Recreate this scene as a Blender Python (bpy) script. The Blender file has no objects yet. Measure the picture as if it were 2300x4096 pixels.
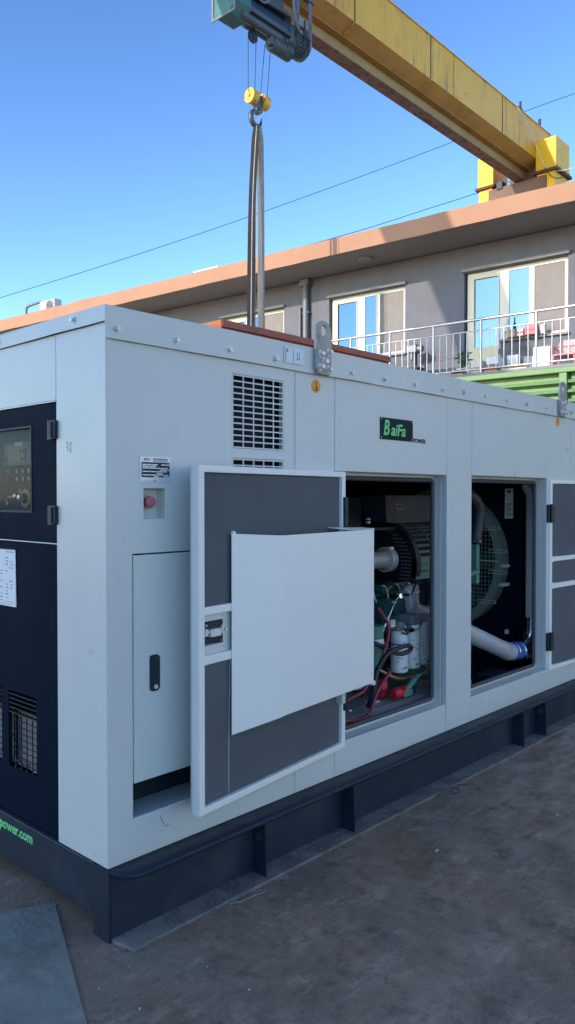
import bpy, math, random
from mathutils import Matrix, Vector
random.seed(7)
R = math.radians
scn = bpy.context.scene
COL = scn.collection

# ---------------------------------------------------------------- materials
MATS = {}
def mat(name, col, rough=.5, metal=0., var=.06, vscale=3., bump=0., bscale=60., wave=0., coat=0., spec=None, stain=None, rvar=.08, streak=None):
    """procedural Principled material: base colour with low and high frequency wear, roughness variation, bump"""
    m = bpy.data.materials.new(name); m.use_nodes = True
    nt = m.node_tree; N = nt.nodes; L = nt.links
    b = N['Principled BSDF']
    b.inputs['Metallic'].default_value = metal
    if coat: b.inputs['Coat Weight'].default_value = coat; b.inputs['Coat Roughness'].default_value = .15
    if spec is not None: b.inputs['Specular IOR Level'].default_value = spec
    tc = N.new('ShaderNodeTexCoord')
    n1 = N.new('ShaderNodeTexNoise'); n1.inputs['Scale'].default_value = vscale; n1.inputs['Detail'].default_value = 6
    L.new(tc.outputs['Object'], n1.inputs['Vector'])
    r1 = N.new('ShaderNodeMapRange'); r1.interpolation_type = 'SMOOTHSTEP'; r1.inputs['From Min'].default_value = .15; r1.inputs['From Max'].default_value = .85
    r1.inputs['To Min'].default_value = 1 - var; r1.inputs['To Max'].default_value = 1 + var
    L.new(n1.outputs['Fac'], r1.inputs['Value'])
    mul = N.new('ShaderNodeVectorMath'); mul.operation = 'SCALE'
    mul.inputs[0].default_value = col[:3]
    L.new(r1.outputs['Result'], mul.inputs['Scale'])
    out = mul.outputs['Vector']
    def layer(out, c2, scale, lo, hi, amt=1., stretch=None, det=8):
        mp = N.new('ShaderNodeMapping'); L.new(tc.outputs['Object'], mp.inputs['Vector'])
        if stretch: mp.inputs['Scale'].default_value = stretch
        n = N.new('ShaderNodeTexNoise'); n.inputs['Scale'].default_value = scale; n.inputs['Detail'].default_value = det; n.inputs['Roughness'].default_value = .65
        L.new(mp.outputs['Vector'], n.inputs['Vector'])
        mr = N.new('ShaderNodeMapRange'); mr.inputs['From Min'].default_value = lo; mr.inputs['From Max'].default_value = hi
        mr.inputs['To Max'].default_value = amt; L.new(n.outputs['Fac'], mr.inputs['Value'])
        mx = N.new('ShaderNodeMix'); mx.data_type = 'RGBA'
        L.new(mr.outputs['Result'], mx.inputs['Factor']); L.new(out, mx.inputs['A']); mx.inputs['B'].default_value = (*c2, 1)
        return mx.outputs['Result']
    if stain:
        for s in (stain if isinstance(stain, list) else [stain]): out = layer(out, *s)
    if streak: out = layer(out, *streak)
    L.new(out, b.inputs['Base Color'])
    r2 = N.new('ShaderNodeMapRange'); r2.interpolation_type = 'SMOOTHSTEP'; r2.inputs['From Min'].default_value = .15; r2.inputs['From Max'].default_value = .85
    r2.inputs['To Min'].default_value = max(0, rough - rvar); r2.inputs['To Max'].default_value = min(1, rough + rvar)
    n3 = N.new('ShaderNodeTexNoise'); n3.inputs['Scale'].default_value = vscale * 4; n3.inputs['Detail'].default_value = 5
    L.new(tc.outputs['Object'], n3.inputs['Vector']); L.new(n3.outputs['Fac'], r2.inputs['Value']); L.new(r2.outputs['Result'], b.inputs['Roughness'])
    if bump:
        n2 = N.new('ShaderNodeTexNoise'); n2.inputs['Scale'].default_value = bscale; n2.inputs['Detail'].default_value = 4
        L.new(tc.outputs['Object'], n2.inputs['Vector'])
        bp = N.new('ShaderNodeBump'); bp.inputs['Strength'].default_value = bump; bp.inputs['Distance'].default_value = .01
        L.new(n2.outputs['Fac'], bp.inputs['Height']); L.new(bp.outputs['Normal'], b.inputs['Normal'])
        if wave:
            n4 = N.new('ShaderNodeTexNoise'); n4.inputs['Scale'].default_value = 2.2; n4.inputs['Detail'].default_value = 1
            L.new(tc.outputs['Object'], n4.inputs['Vector'])
            b2 = N.new('ShaderNodeBump'); b2.inputs['Strength'].default_value = 1; b2.inputs['Distance'].default_value = wave
            L.new(n4.outputs['Fac'], b2.inputs['Height']); L.new(b2.outputs['Normal'], bp.inputs['Normal'])
    MATS[name] = m
    return m

GREY = mat('grey_enamel', streak=((.54, .53, .50), 9., .45, .95, .25, (1., 1., .08)), wave=.008, col=(.66, .67, .635), rough=.33, var=.035, vscale=1.3, bump=.03, bscale=260)
GREYD = mat('grey_enamel_door', wave=.005, col=(.66, .67, .635), rough=.34, var=.03, vscale=1.3, bump=.03, bscale=260)
PALE = mat('pale_enamel', wave=.006, col=(.93, .90, .84), rough=.36, var=.02, vscale=1., bump=.03, bscale=260)
NAVY = mat('black_enamel', (.003, .010, .025), .6, 0, .06, 1., .03, 260, spec=.04)
SKID = mat('black_skid_paint', (.014, .026, .044), .5, 0, .15, 3., .2, 90, spec=.3,
           stain=[((.07, .08, .09), 5., .56, .80, .4), ((.16, .15, .14), 38., .68, .78, .4)])
SKIDW = mat('dusty_skid_web', (.008, .020, .042), .6, 0, .2, 3., .3, 90,
           stain=[((.055, .062, .065), 3., .48, .75, .5), ((.20, .20, .18), 45., .68, .76, .4)])
DUST = mat('dusty_flange', (.17, .165, .15), .85, 0, .4, 9., .8, 90, stain=[((.30, .28, .25), 14., .5, .7, .5), ((.03, .03, .03), 30., .6, .7, .8)])
LINING = mat('dark_lining', (.008, .012, .02), .85, 0, .3, 6., .4, 60)
FOAM = mat('charcoal_foam', (.12, .13, .145), .9, 0, .14, 2.5, .5, 320, stain=((.17, .17, .175), 3., .55, .8, .35))
RUBBER = mat('rubber_gasket', (.05, .056, .07), .55, 0, .15, 8., .2, 100)
ZINC = mat('zinc_steel', (.74, .74, .72), .38, .35, .12, 20., .1, 200)
CHROME = mat('polished_steel', (.75, .76, .77), .14, 1., .05, 8.)
CAST = mat('cast_grey', (.23, .24, .245), .5, .3, .12, 6., .3, 90)
ALU = mat('painted_pipe_grey', (.44, .46, .47), .42, .15, .08, 4., .15, 120)
TEAL = mat('engine_green', (.008, .075, .062), .35, 0, .25, 7., .3, 70, coat=.3)
TEALL = mat('light_engine_green', (.09, .22, .18), .4, 0, .15, 7., .2, 70)
BLKM = mat('black_steel', (.012, .020, .032), .5, .1, .2, 8., .2, 120)
GUARD = mat('guard_wire', (.33, .42, .38), .4, .4, .15, 14.)
WHITE = mat('white_paint', (.78, .79, .78), .4, 0, .03, 6.)
SCRAPM = mat('dusty_scrap', (.42, .40, .38), .9, 0, .2, 30.)
PAPER = mat('white_paper', (.80, .83, .84), .7, 0, .02, 3.)
INK = mat('black_ink', (.015, .02, .03), .6, 0, .1, 5.)
INKG = mat('grey_ink', (.22, .24, .27), .6, 0, .1, 5.)
RED = mat('red_plastic', (.55, .012, .03), .4, 0, .1, 5.)
REDHOSE = mat('red_rubber_hose', (.24, .03, .05), .5, 0, .15, 12.)
BLACKHOSE = mat('black_rubber_hose', (.02, .026, .034), .5, 0, .15, 12.)
BLUE = mat('blue_silicone', (.03, .10, .34), .4, 0, .1, 12.)
PINK = mat('faded_red_button', (.50, .13, .15), .5, 0, .1, 12.)
BRASS = mat('yellowed_ring', (.62, .52, .25), .4, .1, .15, 20.)
LIME = mat('lime_ring', (.55, .62, .12), .4, 0, .1, 20.)
ORANGE = mat('orange_sticker', (.85, .36, .03), .5, 0, .05, 8.)
GREENTX = mat('green_letter', (.22, .70, .26), .5, 0, .15, 14.)
PLAQUE = mat('dark_plaque', (.006, .028, .030), .6, 0, .1, 9., spec=.15)
SILVER = mat('silver_plate', (.66, .70, .74), .35, .3, .06, 20.)
SCREEN = mat('lcd_screen', (.02, .05, .07), .15, 0, .05, 5.)
CTRL = mat('controller_grey', (.10, .16, .21), .4, 0, .05, 8.)
# crane and yard
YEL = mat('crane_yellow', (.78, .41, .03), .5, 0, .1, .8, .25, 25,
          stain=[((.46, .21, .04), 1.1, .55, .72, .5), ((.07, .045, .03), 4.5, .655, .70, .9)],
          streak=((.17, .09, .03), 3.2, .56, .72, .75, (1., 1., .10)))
YELSHADE = mat('crane_yellow_shaded', (.52, .26, .06), .6, 0, .14, 1.2, .3, 25,
           stain=[((.26, .10, .05), 1.6, .52, .72, .6), ((.07, .045, .035), 7., .66, .74, .8)])  # browner yellow holds the underside's shade in its colour; stains are weathering
YELB = mat('crane_leg_yellow', (.82, .46, .01), .5, 0, .06, 2., .15, 25, stain=[((.28, .12, .03), 5., .62, .72, .7)])
RUST = mat('rusty_flange', (.28, .15, .10), .75, 0, .25, 3., .5, 30, stain=[((.10, .045, .035), 5., .48, .62, .8), ((.5, .33, .16), 9., .6, .7, .6)])
HOIST = mat('hoist_blue_grey', (.065, .088, .105), .5, .1, .2, 3., .2, 30, stain=((.16, .17, .17), 6., .6, .7, .5))
HOISTT = mat('hoist_teal', (.045, .15, .14), .5, 0, .15, 3., .2, 30)
HOISTG = mat('hoist_light_grey', (.15, .17, .185), .55, .2, .2, 4., .2, 30)
WIRE = mat('steel_rope', (.02, .025, .04), .6, .2, .1, 9.)
BLOCKY = mat('hook_block_yellow', (.75, .42, .05), .5, .1, .2, 9., .3, 30, stain=((.12, .06, .03), 9., .56, .64, .8))
HOOKM = mat('hook_forged', (.10, .105, .11), .45, .6, .2, 12., .3, 40)
SLINGD = mat('dark_webbing', (.050, .040, .035), .85, 0, .2, 6., .5, 200, stain=((.14, .13, .12), 3., .5, .7, .5, (1, 1, .08)))
SLINGL = mat('beige_webbing', (.36, .31, .26), .85, 0, .12, 6., .5, 200, stain=((.20, .17, .15), 3., .5, .7, .5, (1, 1, .08)))
SLINGW = mat('white_webbing', (.62, .60, .56), .8, 0, .12, 6., .4, 200)
PEACH = mat('fascia_peach', (.39, .205, .12), .8, 0, .06, .8, .3, 12, stain=[((.32, .14, .085), 1.8, .56, .74, .5), ((.40, .24, .15), 6., .62, .7, .5)])
SOFFIT = mat('soffit_render', (.26, .23, .20), .85, 0, .05, 1., .2, 18)
WALLG = mat('wall_grey_render', (.145, .148, .166), .85, 0, .08, 1.2, .3, 22, stain=[((.115, .118, .135), 2.5, .5, .72, .6), ((.09, .09, .10), 5., .62, .75, .4)], streak=((.11, .105, .11), 3., .52, .75, .6, (1., 1., .12)))
TILE = mat('dark_tile_band', (.07, .07, .08), .5, 0, .2, 8.)
CREAM = mat('cream_upvc', (.70, .62, .36), .4, 0, .04, 2.)
UPVC = mat('white_upvc', (.66, .62, .50), .4, 0, .04, 2.)
BLIND = mat('beige_blind', (.235, .21, .19), .8, 0, .06, 6.)
SLAB = mat('balcony_concrete', (.26, .25, .24), .85, 0, .1, 3., .3, 30)
RAIL = mat('stainless_rail', (.52, .51, .50), .35, .7, .08, 8.)
PIPEG = mat('grey_downpipe', (.16, .165, .19), .5, 0, .1, 4.)
GREENT = mat('truck_green', (.125, .24, .075), .45, 0, .1, 1.5, .15, 30, stain=((.05, .13, .03), 5., .6, .72, .6))
REDOX = mat('red_oxide_paint', (.40, .12, .075), .6, 0, .12, 2., .3, 30, stain=((.22, .06, .045), 6., .56, .7, .6))
REDLIT = mat('red_oxide_sunlit', (.52, .15, .025), .6, 0, .1, 2., .3, 30)  # brighter copy of the red oxide, sunlight on the end put into the colour
TANKW = mat('tank_white', (.5, .51, .5), .4, 0, .04, 4.)
YARDW = mat('added_building_render', (.55, .55, .54), .9, 0, .06, 1.)
CARD = mat('cardboard', (.48, .32, .18), .8, 0, .1, 9.)
PINKP = mat('pink_plastic', (.75, .30, .30), .45, 0, .06, 6.)
LEAF = mat('leaf_green', (.10, .16, .05), .6, 0, .2, 12.)
PLATE = mat('ground_plate', (.25, .24, .19), .7, 0, .22, 1.7, .5, 40,
            stain=[((.15, .145, .115), 4., .44, .62, .8), ((.36, .34, .28), 9., .56, .7, .5), ((.19, .13, .10), 3.4, .56, .66, .6), ((.07, .06, .055), 40., .62, .7, .6)])
RUSTD = mat('rust_joint', (.12, .05, .03), .8, 0, .3, 9., .4, 40)

def glass_mat(name, col, rough=.04, metal=0., tr=0., spec=.9):
    m = bpy.data.materials.new(name); m.use_nodes = True
    nt = m.node_tree; b = nt.nodes['Principled BSDF']
    tc = nt.nodes.new('ShaderNodeTexCoord'); n = nt.nodes.new('ShaderNodeTexNoise'); n.inputs['Scale'].default_value = 1.6
    bp = nt.nodes.new('ShaderNodeBump'); bp.inputs['Strength'].default_value = .12
    nt.links.new(tc.outputs['Object'], n.inputs['Vector']); nt.links.new(n.outputs['Fac'], bp.inputs['Height']); nt.links.new(bp.outputs['Normal'], b.inputs['Normal'])
    b.inputs['Base Color'].default_value = (*col, 1); b.inputs['Roughness'].default_value = rough
    b.inputs['Metallic'].default_value = metal; b.inputs['Transmission Weight'].default_value = tr
    b.inputs['Specular IOR Level'].default_value = spec; b.inputs['IOR'].default_value = 1.5 if tr == 0 else 1.1
    return m
def clear_mat():
    m = bpy.data.materials.new('clear_window'); m.use_nodes = True; b = m.node_tree.nodes['Principled BSDF']
    b.inputs['Base Color'].default_value = (.02, .04, .06, 1); b.inputs['Roughness'].default_value = .08; b.inputs['Alpha'].default_value = .3; b.inputs['Specular IOR Level'].default_value = .1
    return m
GLASSW = glass_mat('window_glass', (.095, .165, .27), .05, .85)
ACRYL = clear_mat()

def concrete_ground():
    m = bpy.data.materials.new('dark_concrete'); m.use_nodes = True
    nt = m.node_tree; N = nt.nodes; L = nt.links; b = N['Principled BSDF']
    tc = N.new('ShaderNodeTexCoord')
    def noise(scale, det=8, rough=.6, st=None, rot=0):
        mp = N.new('ShaderNodeMapping'); L.new(tc.outputs['Object'], mp.inputs['Vector'])
        if st: mp.inputs['Scale'].default_value = st
        mp.inputs['Rotation'].default_value = (0, 0, rot)
        n = N.new('ShaderNodeTexNoise'); n.inputs['Scale'].default_value = scale; n.inputs['Detail'].default_value = det; n.inputs['Roughness'].default_value = rough
        L.new(mp.outputs['Vector'], n.inputs['Vector']); return n.outputs['Fac']
    def rng(x, a, c, t0=0., t1=1.):
        r = N.new('ShaderNodeMapRange'); r.inputs['From Min'].default_value = a; r.inputs['From Max'].default_value = c
        r.inputs['To Min'].default_value = t0; r.inputs['To Max'].default_value = t1; L.new(x, r.inputs['Value']); return r.outputs['Result']
    def mix(a, bb, f):
        x = N.new('ShaderNodeMix'); x.data_type = 'RGBA'; L.new(f, x.inputs['Factor'])
        for s, v in (('A', a), ('B', bb)):
            if isinstance(v, tuple): x.inputs[s].default_value = (*v, 1)
            else: L.new(v, x.inputs[s])
        return x.outputs['Result']
    c = mix((.185, .120, .074), (.33, .230, .155), rng(noise(2.6, 12, .68), .36, .62))
    c = mix(c, (.17, .155, .112), rng(noise(1.7, 10, .7), .50, .66, 0, .8))
    c = mix(c, (.56, .41, .28), rng(noise(3.4, 14, .78, (1, 2.6, 1), R(12)), .53, .70, 0, .75))
    c = mix(c, (.060, .046, .040), rng(noise(5.5, 12, .75), .53, .68, 0, .8))
    c = mix(c, (.11, .07, .055), rng(noise(3.1, 8, .6, (1.6, 1, 1), R(40)), .58, .74, 0, .6))
    c = mix(c, (.42, .36, .30), rng(noise(48., 6, .7), .64, .74, 0, .45))
    c = mix(c, (.05, .04, .038), rng(noise(95., 4, .7), .60, .72, 0, .55))
    c = mix(c, (.07, .05, .04), rng(noise(20., 12, .8), .52, .64, 0, .6))
    c = mix(c, (.44, .34, .25), rng(noise(13., 12, .8, (1, 2., 1), R(25)), .56, .68, 0, .55))
    sx = N.new('ShaderNodeSeparateXYZ'); L.new(tc.outputs['Object'], sx.inputs[0])
    f1 = rng(sx.outputs['X'], 1.2, 3.6, 0, 1)  # pale patches blend in more strongly towards the right
    f2 = rng(noise(3.2, 14, .8, (1, 3.2, 1), R(8)), .44, .60, 0, .85)
    mm = N.new('ShaderNodeMath'); mm.operation = 'MULTIPLY'; L.new(f1, mm.inputs[0]); L.new(f2, mm.inputs[1])
    c = mix(c, (.56, .44, .33), mm.outputs[0])
    L.new(c, b.inputs['Base Color'])
    L.new(rng(noise(3., 8), .3, .7, .55, .85), b.inputs['Roughness'])
    ad = N.new('ShaderNodeMath'); ad.operation = 'ADD'; L.new(noise(70., 6), ad.inputs[0]); L.new(noise(6., 8), ad.inputs[1])
    bp = N.new('ShaderNodeBump'); bp.inputs['Strength'].default_value = .45; bp.inputs['Distance'].default_value = .008
    L.new(ad.outputs[0], bp.inputs['Height']); L.new(bp.outputs['Normal'], b.inputs['Normal'])
    return m
GROUND = concrete_ground()

# ---------------------------------------------------------------- mesh builder
class MB:
    def __init__(s, xf=None): s.v = []; s.f = []; s.sm = []; s.xf = xf or Matrix()
    def add(s, vs, fs, smooth=False):
        o = len(s.v); s.v += [s.xf @ Vector(p) for p in vs]
        for f in fs: s.f.append([i + o for i in f]); s.sm.append(smooth)
        return s
    def box(s, x0, x1, y0, y1, z0, z1):
        vs = [(x, y, z) for z in (z0, z1) for y in (y0, y1) for x in (x0, x1)]
        return s.add(vs, [(0, 2, 3, 1), (4, 5, 7, 6), (0, 1, 5, 4), (2, 6, 7, 3), (0, 4, 6, 2), (1, 3, 7, 5)])
    def prism(s, pts, axis, a0, a1, smooth=False):
        """pts: 2d polygon in the two other axes (in x,y,z order), extruded along axis"""
        def P(p, a):
            return {'x': (a, p[0], p[1]), 'y': (p[0], a, p[1]), 'z': (p[0], p[1], a)}[axis]
        n = len(pts)
        s.add([P(p, a0) for p in pts] + [P(p, a1) for p in pts], [(i, (i + 1) % n, (i + 1) % n + n, i + n) for i in range(n)], smooth)
        s.add([P(p, a0) for p in pts], [tuple(range(n))[::-1]]); s.add([P(p, a1) for p in pts], [tuple(range(n))])
        return s
    def tube(s, path, r, n=10, caps=True, flat=None):
        pts = [Vector(p) for p in path]; m = len(pts)
        rs = r if isinstance(r, (list, tuple)) else [r] * m
        t0 = (pts[1] - pts[0]).normalized()
        ref = Vector((0, 0, 1)) if abs(t0.z) < .9 else Vector((1, 0, 0))
        nx = t0.cross(ref).normalized(); rings = []
        for i, p in enumerate(pts):
            t = (pts[min(i + 1, m - 1)] - pts[max(i - 1, 0)]).normalized()
            nx = (nx - t * nx.dot(t)).normalized(); ny = t.cross(nx)
            fl = flat or 1
            rings.append([p + nx * math.cos(a) * rs[i] + ny * math.sin(a) * rs[i] * fl for a in [2 * math.pi * k / n for k in range(n)]])
        vs = [q for rg in rings for q in rg]
        fs = [(i * n + k, i * n + (k + 1) % n, (i + 1) * n + (k + 1) % n, (i + 1) * n + k) for i in range(m - 1) for k in range(n)]
        s.add(vs, fs, True)
        if caps: s.add(rings[0], [tuple(range(n))[::-1]]); s.add(rings[-1], [tuple(range(n))])
        return s
    def cyl(s, p0, p1, r0, r1=None, n=24, caps=True): return s.tube([p0, p1], [r0, r0 if r1 is None else r1], n, caps)
    def lathe(s, prof, origin, axis='z', n=32):
        """prof: (radius, height) list, revolved round axis through origin"""
        def P(r, h, a):
            c, d = r * math.cos(a), r * math.sin(a)
            q = {'z': (c, d, h), 'x': (h, c, d), 'y': (d, h, c)}[axis]
            return (q[0] + origin[0], q[1] + origin[1], q[2] + origin[2])
        for (ra, ha), (rb, hb) in zip(prof, prof[1:]):
            vs = [P(ra, ha, 2 * math.pi * k / n) for k in range(n)] + [P(rb, hb, 2 * math.pi * k / n) for k in range(n)]
            s.add(vs, [(k, (k + 1) % n, (k + 1) % n + n, k + n) for k in range(n)], abs(ra - rb) < abs(ha - hb) * 3 + 1e-6)
        return s
    def ring(s, c, R_, r, axis='y', n=32, m=8, a0=0, a1=2 * math.pi):
        pts = []
        for k in range(n + 1):
            a = a0 + (a1 - a0) * k / n; u, w = R_ * math.cos(a), R_ * math.sin(a)
            pts.append({'y': (c[0] + u, c[1], c[2] + w), 'x': (c[0], c[1] + u, c[2] + w), 'z': (c[0] + u, c[1] + w, c[2])}[axis])
        return s.tube(pts, r, m)
    def sheet(s, plane, us, vs, a0, a1, holes=()):
        """plate lying in plane 'y' (us=x, vs=z) or 'x' (us=y) or 'z', between a0 and a1, with rectangular holes (u0,u1,v0,v1)"""
        U = sorted(set([round(q, 5) for q in list(us) + [h[0] for h in holes] + [h[1] for h in holes]]))
        V = sorted(set([round(q, 5) for q in list(vs) + [h[2] for h in holes] + [h[3] for h in holes]]))
        U = [q for q in U if us[0] <= q <= us[-1]]; V = [q for q in V if vs[0] <= q <= vs[-1]]
        def P(u, v, a): return {'y': (u, a, v), 'x': (a, u, v), 'z': (u, v, a)}[plane]
        def solid(i, j):
            if i < 0 or j < 0 or i >= len(U) - 1 or j >= len(V) - 1: return False
            cu, cv = (U[i] + U[i + 1]) / 2, (V[j] + V[j + 1]) / 2
            return not any(h[0] < cu < h[1] and h[2] < cv < h[3] for h in holes)
        idx = {}; vl = []
        def vid(i, j, a):
            k = (i, j, a)
            if k not in idx: idx[k] = len(vl); vl.append(P(U[i], V[j], (a0, a1)[a]))
            return idx[k]
        fs = []
        for i in range(len(U) - 1):
            for j in range(len(V) - 1):
                if not solid(i, j): continue
                fs.append((vid(i, j, 0), vid(i + 1, j, 0), vid(i + 1, j + 1, 0), vid(i, j + 1, 0)))
                fs.append((vid(i, j, 1), vid(i, j + 1, 1), vid(i + 1, j + 1, 1), vid(i + 1, j, 1)))
                for di, dj, e in ((-1, 0, ((i, j), (i, j + 1))), (1, 0, ((i + 1, j + 1), (i + 1, j))), (0, -1, ((i + 1, j), (i, j))), (0, 1, ((i, j + 1), (i + 1, j + 1)))):
                    if not solid(i + di, j + dj):
                        (p, q), (r_, t) = e
                        fs.append((vid(p, q, 0), vid(r_, t, 0), vid(r_, t, 1), vid(p, q, 1)))
        return s.add(vl, fs)
    def build(s, name, m, parent=None, bevel=0, label=None, seg=2):
        me = bpy.data.meshes.new(name)
        me.from_pydata([tuple(p) for p in s.v], [], s.f)
        me.polygons.foreach_set('use_smooth', s.sm)
        me.materials.append(m); me.validate(); me.update()
        import bmesh
        bm = bmesh.new(); bm.from_mesh(me); bmesh.ops.recalc_face_normals(bm, faces=bm.faces[:]); bm.to_mesh(me); bm.free()
        o = bpy.data.objects.new(name, me); COL.objects.link(o)
        if parent: o.parent = parent
        if bevel:
            b = o.modifiers.new('bevel', 'BEVEL'); b.width = bevel; b.segments = seg; b.limit_method = 'ANGLE'; b.angle_limit = R(40)
        if label: o['label'] = label
        return o

def tag(o, label=None, cat=None, group=None, kind=None):
    if label: o['label'] = label
    if cat: o['category'] = cat
    if group: o['group'] = group
    if kind: o['kind'] = kind
    return o
def empty(name, M=None, label=None, cat=None, group=None):
    o = bpy.data.objects.new(name, None); COL.objects.link(o); o.empty_display_size = .2
    if M is not None: o.matrix_world = M
    return tag(o, label, cat, group)
def text(body, size, m, M, name='lettering', parent=None, extr=.0012, shear=0., align='LEFT', bold=.0, xs=1.):
    c = bpy.data.curves.new(name, 'FONT'); c.body = body; c.size = size; c.extrude = extr; c.shear = shear; c.align_x = align; c.offset = bold; c.resolution_u = 3
    t = bpy.data.objects.new(name, c); COL.objects.link(t)
    dg = bpy.context.evaluated_depsgraph_get()
    me = bpy.data.meshes.new_from_object(t.evaluated_get(dg)); bpy.data.objects.remove(t)
    me.materials.clear(); me.materials.append(m); me.transform(M @ Matrix.Diagonal((xs, 1, 1, 1)))
    o = bpy.data.objects.new(name, me); COL.objects.link(o)
    if parent: o.parent = parent
    return o
# orientation matrices for writing: on the long side (normal -Y) and on the end (normal -X)
def on_front(x, y, z): return Matrix.Translation((x, y, z)) @ Matrix.Rotation(R(90), 4, 'X')
def on_left(x, y, z): return Matrix.Translation((x, y, z)) @ Matrix(((0, 0, -1, 0), (-1, 0, 0, 0), (0, 1, 0, 0), (0, 0, 0, 1)))

def smooth_path(pts, n=8):
    """Catmull-Rom through the points"""
    P = [Vector(p) for p in pts]; P = [P[0] * 2 - P[1]] + P + [P[-1] * 2 - P[-2]]; out = []
    for i in range(1, len(P) - 2):
        for k in range(n):
            t = k / n; a, b, c, d = P[i - 1:i + 3]
            out.append(.5 * ((2 * b) + (c - a) * t + (2 * a - 5 * b + 4 * c - d) * t * t + (3 * b - a - 3 * c + d) * t ** 3))
    out.append(P[-2]); return out

# ================================================================= THE GENERATOR SET
GL, GW, GH = 4.70, 1.56, 2.21           # length, width, height
G = empty('generator_set', Matrix(), 'long grey canopied generator set with its side doors open, standing on a black steel skid', 'generator')

# ---- front wall sheets (y 0 .. 0.03), narrow dark seams between them
T = .03
MB().sheet('y', (.0008, .9615), (.253, 2.10), 0, T, holes=((.107, .86, .40, 1.347), (.158, .255, 1.471, 1.581), (.592, .892, 1.747, 2.044), (.592, .892, 1.41, 1.706))).build('front_panel', GREY, G, .003)
MB().sheet('y', (.9645, 1.2325), (.253, 2.10), 0, T).build('front_panel', GREY, G, .003)
MB().sheet('y', (1.2355, 2.1985), (1.67, 2.10), 0, T).build('header_panel', GREY, G, .003)
MB().sheet('y', (1.2355, 2.1955), (.253, .405), 0, T).build('sill_panel', GREY, G, .003)
MB().sheet('y', (2.2015, 2.4685), (.253, 2.10), 0, T).build('post_panel', GREY, G, .003)
MB().sheet('y', (2.4715, 3.4465), (1.675, 2.10), 0, T).build('header_panel', GREY, G, .003)
MB().sheet('y', (2.4715, 4.70), (.253, .395), 0, T).build('sill_panel', GREY, G, .003)
MB().sheet('y', (3.4495, 3.70), (.398, 2.10), 0, T).build('post_panel', GREY, G, .003)
MB().sheet('y', (3.703, 4.70), (.398, 2.10), 0, T).build('front_panel', GREY, G, .003)
# returns of the two door openings (grey reveals) and rubber gaskets
for (x0, x1, z0, z1) in ((1.237, 2.193, .405, 1.668), (2.473, 3.445, .395, 1.673)):
    m = MB()
    m.box(x0 - .012, x0, T + .002, .085, z0, z1); m.box(x1, x1 + .012, T + .002, .085, z0, z1)
    m.box(x0 - .012, x1 + .012, T + .002, .085, z0 - .012, z0); m.box(x0 - .012, x1 + .012, T + .002, .085, z1, z1 + .012)
    # inner return lip
    m.sheet('y', (x0, x1), (z0, z1), .078, .083, holes=((x0 + .022, x1 - .022, z0 + .022, z1 - .022),))
    rev = m.build('door_frame', GREY, G, .001)
    g = MB(); rr = .022; a, b, c, d = x0 + .026, x1 - .026, z0 + .026, z1 - .026
    pts = []
    for cx, cz, a0 in ((b - rr, d - rr, 0), (a + rr, d - rr, 90), (a + rr, c + rr, 180), (b - rr, c + rr, 270)):
        for k in range(7):
            an = R(a0 + k * 15); pts.append((cx + rr * math.cos(an), .072, cz + rr * math.sin(an)))
    pts.append(pts[0]); g.tube(pts, .0125, 8, False).build('gasket', RUBBER, rev)

# ---- end wall (x 0 .. 0.03)
MB().sheet('x', (.0004, .3235), (.2535, 2.155), -.0012, T).build('corner_post_panel', GREY, G, .003)
MB().sheet('x', (.3265, 1.232), (1.91, 2.155), 0, T).build('end_header_panel', GREY, G, .003)
MB().sheet('x', (1.235, 1.558), (.253, 2.155), 0, T).build('corner_post_panel', GREY, G, .003)
# back, far end and partitions
m = MB(); m.box(.03, 4.67, 1.53, 1.56, .253, 2.15); m.build('back_panel', GREY, G, .003)
MB().box(4.67, 4.70, .03, 1.53, .253, 2.15).build('far_end_panel', GREY, G, .003)
m = MB(); m.box(.9, .93, .03, 1.5, .26, 2.1); m.box(.035, 4.66, 1.49, 1.52, .26, 2.1); m.box(3.0, 3.02, .9, 1.48, .26, 2.08)
m.box(4.3, 4.33, .04, 1.48, .26, 2.1); m.box(.035, 4.66, .035, 1.48, .262, .29); m.box(.035, 4.66, .035, 1.48, 2.08, 2.1)
m.box(2.21, 2.46, .034, .07, .30, 2.08)
m.build('inner_lining', LINING, G)

# ---- roof with overlapping flaps
def strip(P, z_hi, z_lo, wav=0., seed=1):
    rnd = random.Random(seed); vs = []; fs = []
    for i, (x, y) in enumerate(P):
        w = rnd.uniform(-wav, wav)
        vs += [(x, y, z_hi), (x, y, z_lo + w)]
    for i in range(len(P) - 1): fs.append((2 * i, 2 * i + 2, 2 * i + 3, 2 * i + 1))
    return vs, fs
m = MB()
n = 24
P = [(-.0118 + (GL + .0238) * i / n, -.011 + .0025 * math.sin(i * 1.7)) for i in range(n + 1)]
vs, fs = strip(P, 2.209, 2.097, .0012, 3); m.add(vs, fs)
P = [(-.012 - .002 * math.sin(i), -.0108 + 1.5748 * i / 10) for i in range(11)]
vs, fs = strip(P, 2.209, 2.154, .0015, 4); m.add(vs, fs)
m.add([(.004, -.0112, 2.2092), (GL + .01, -.0112, 2.2092), (GL + .01, GW + .01, 2.2092), (-.0125, GW + .01, 2.2092), (-.0125, -.004, 2.2092), (GL / 2, GW / 2, 2.235)],
      [(0, 1, 5), (1, 2, 5), (2, 3, 5), (3, 4, 5), (4, 0, 5)])
m.add(*strip([(GL + .012, -.01), (GL + .012, GW + .01)], 2.209, 2.12))
m.add(*strip([(-.01, GW + .012), (GL + .01, GW + .012)], 2.209, 2.12))
roof = m.build('roof', GREY, G)
sol = roof.modifiers.new('thick', 'SOLIDIFY'); sol.thickness = .0025; sol.offset = -1
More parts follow.
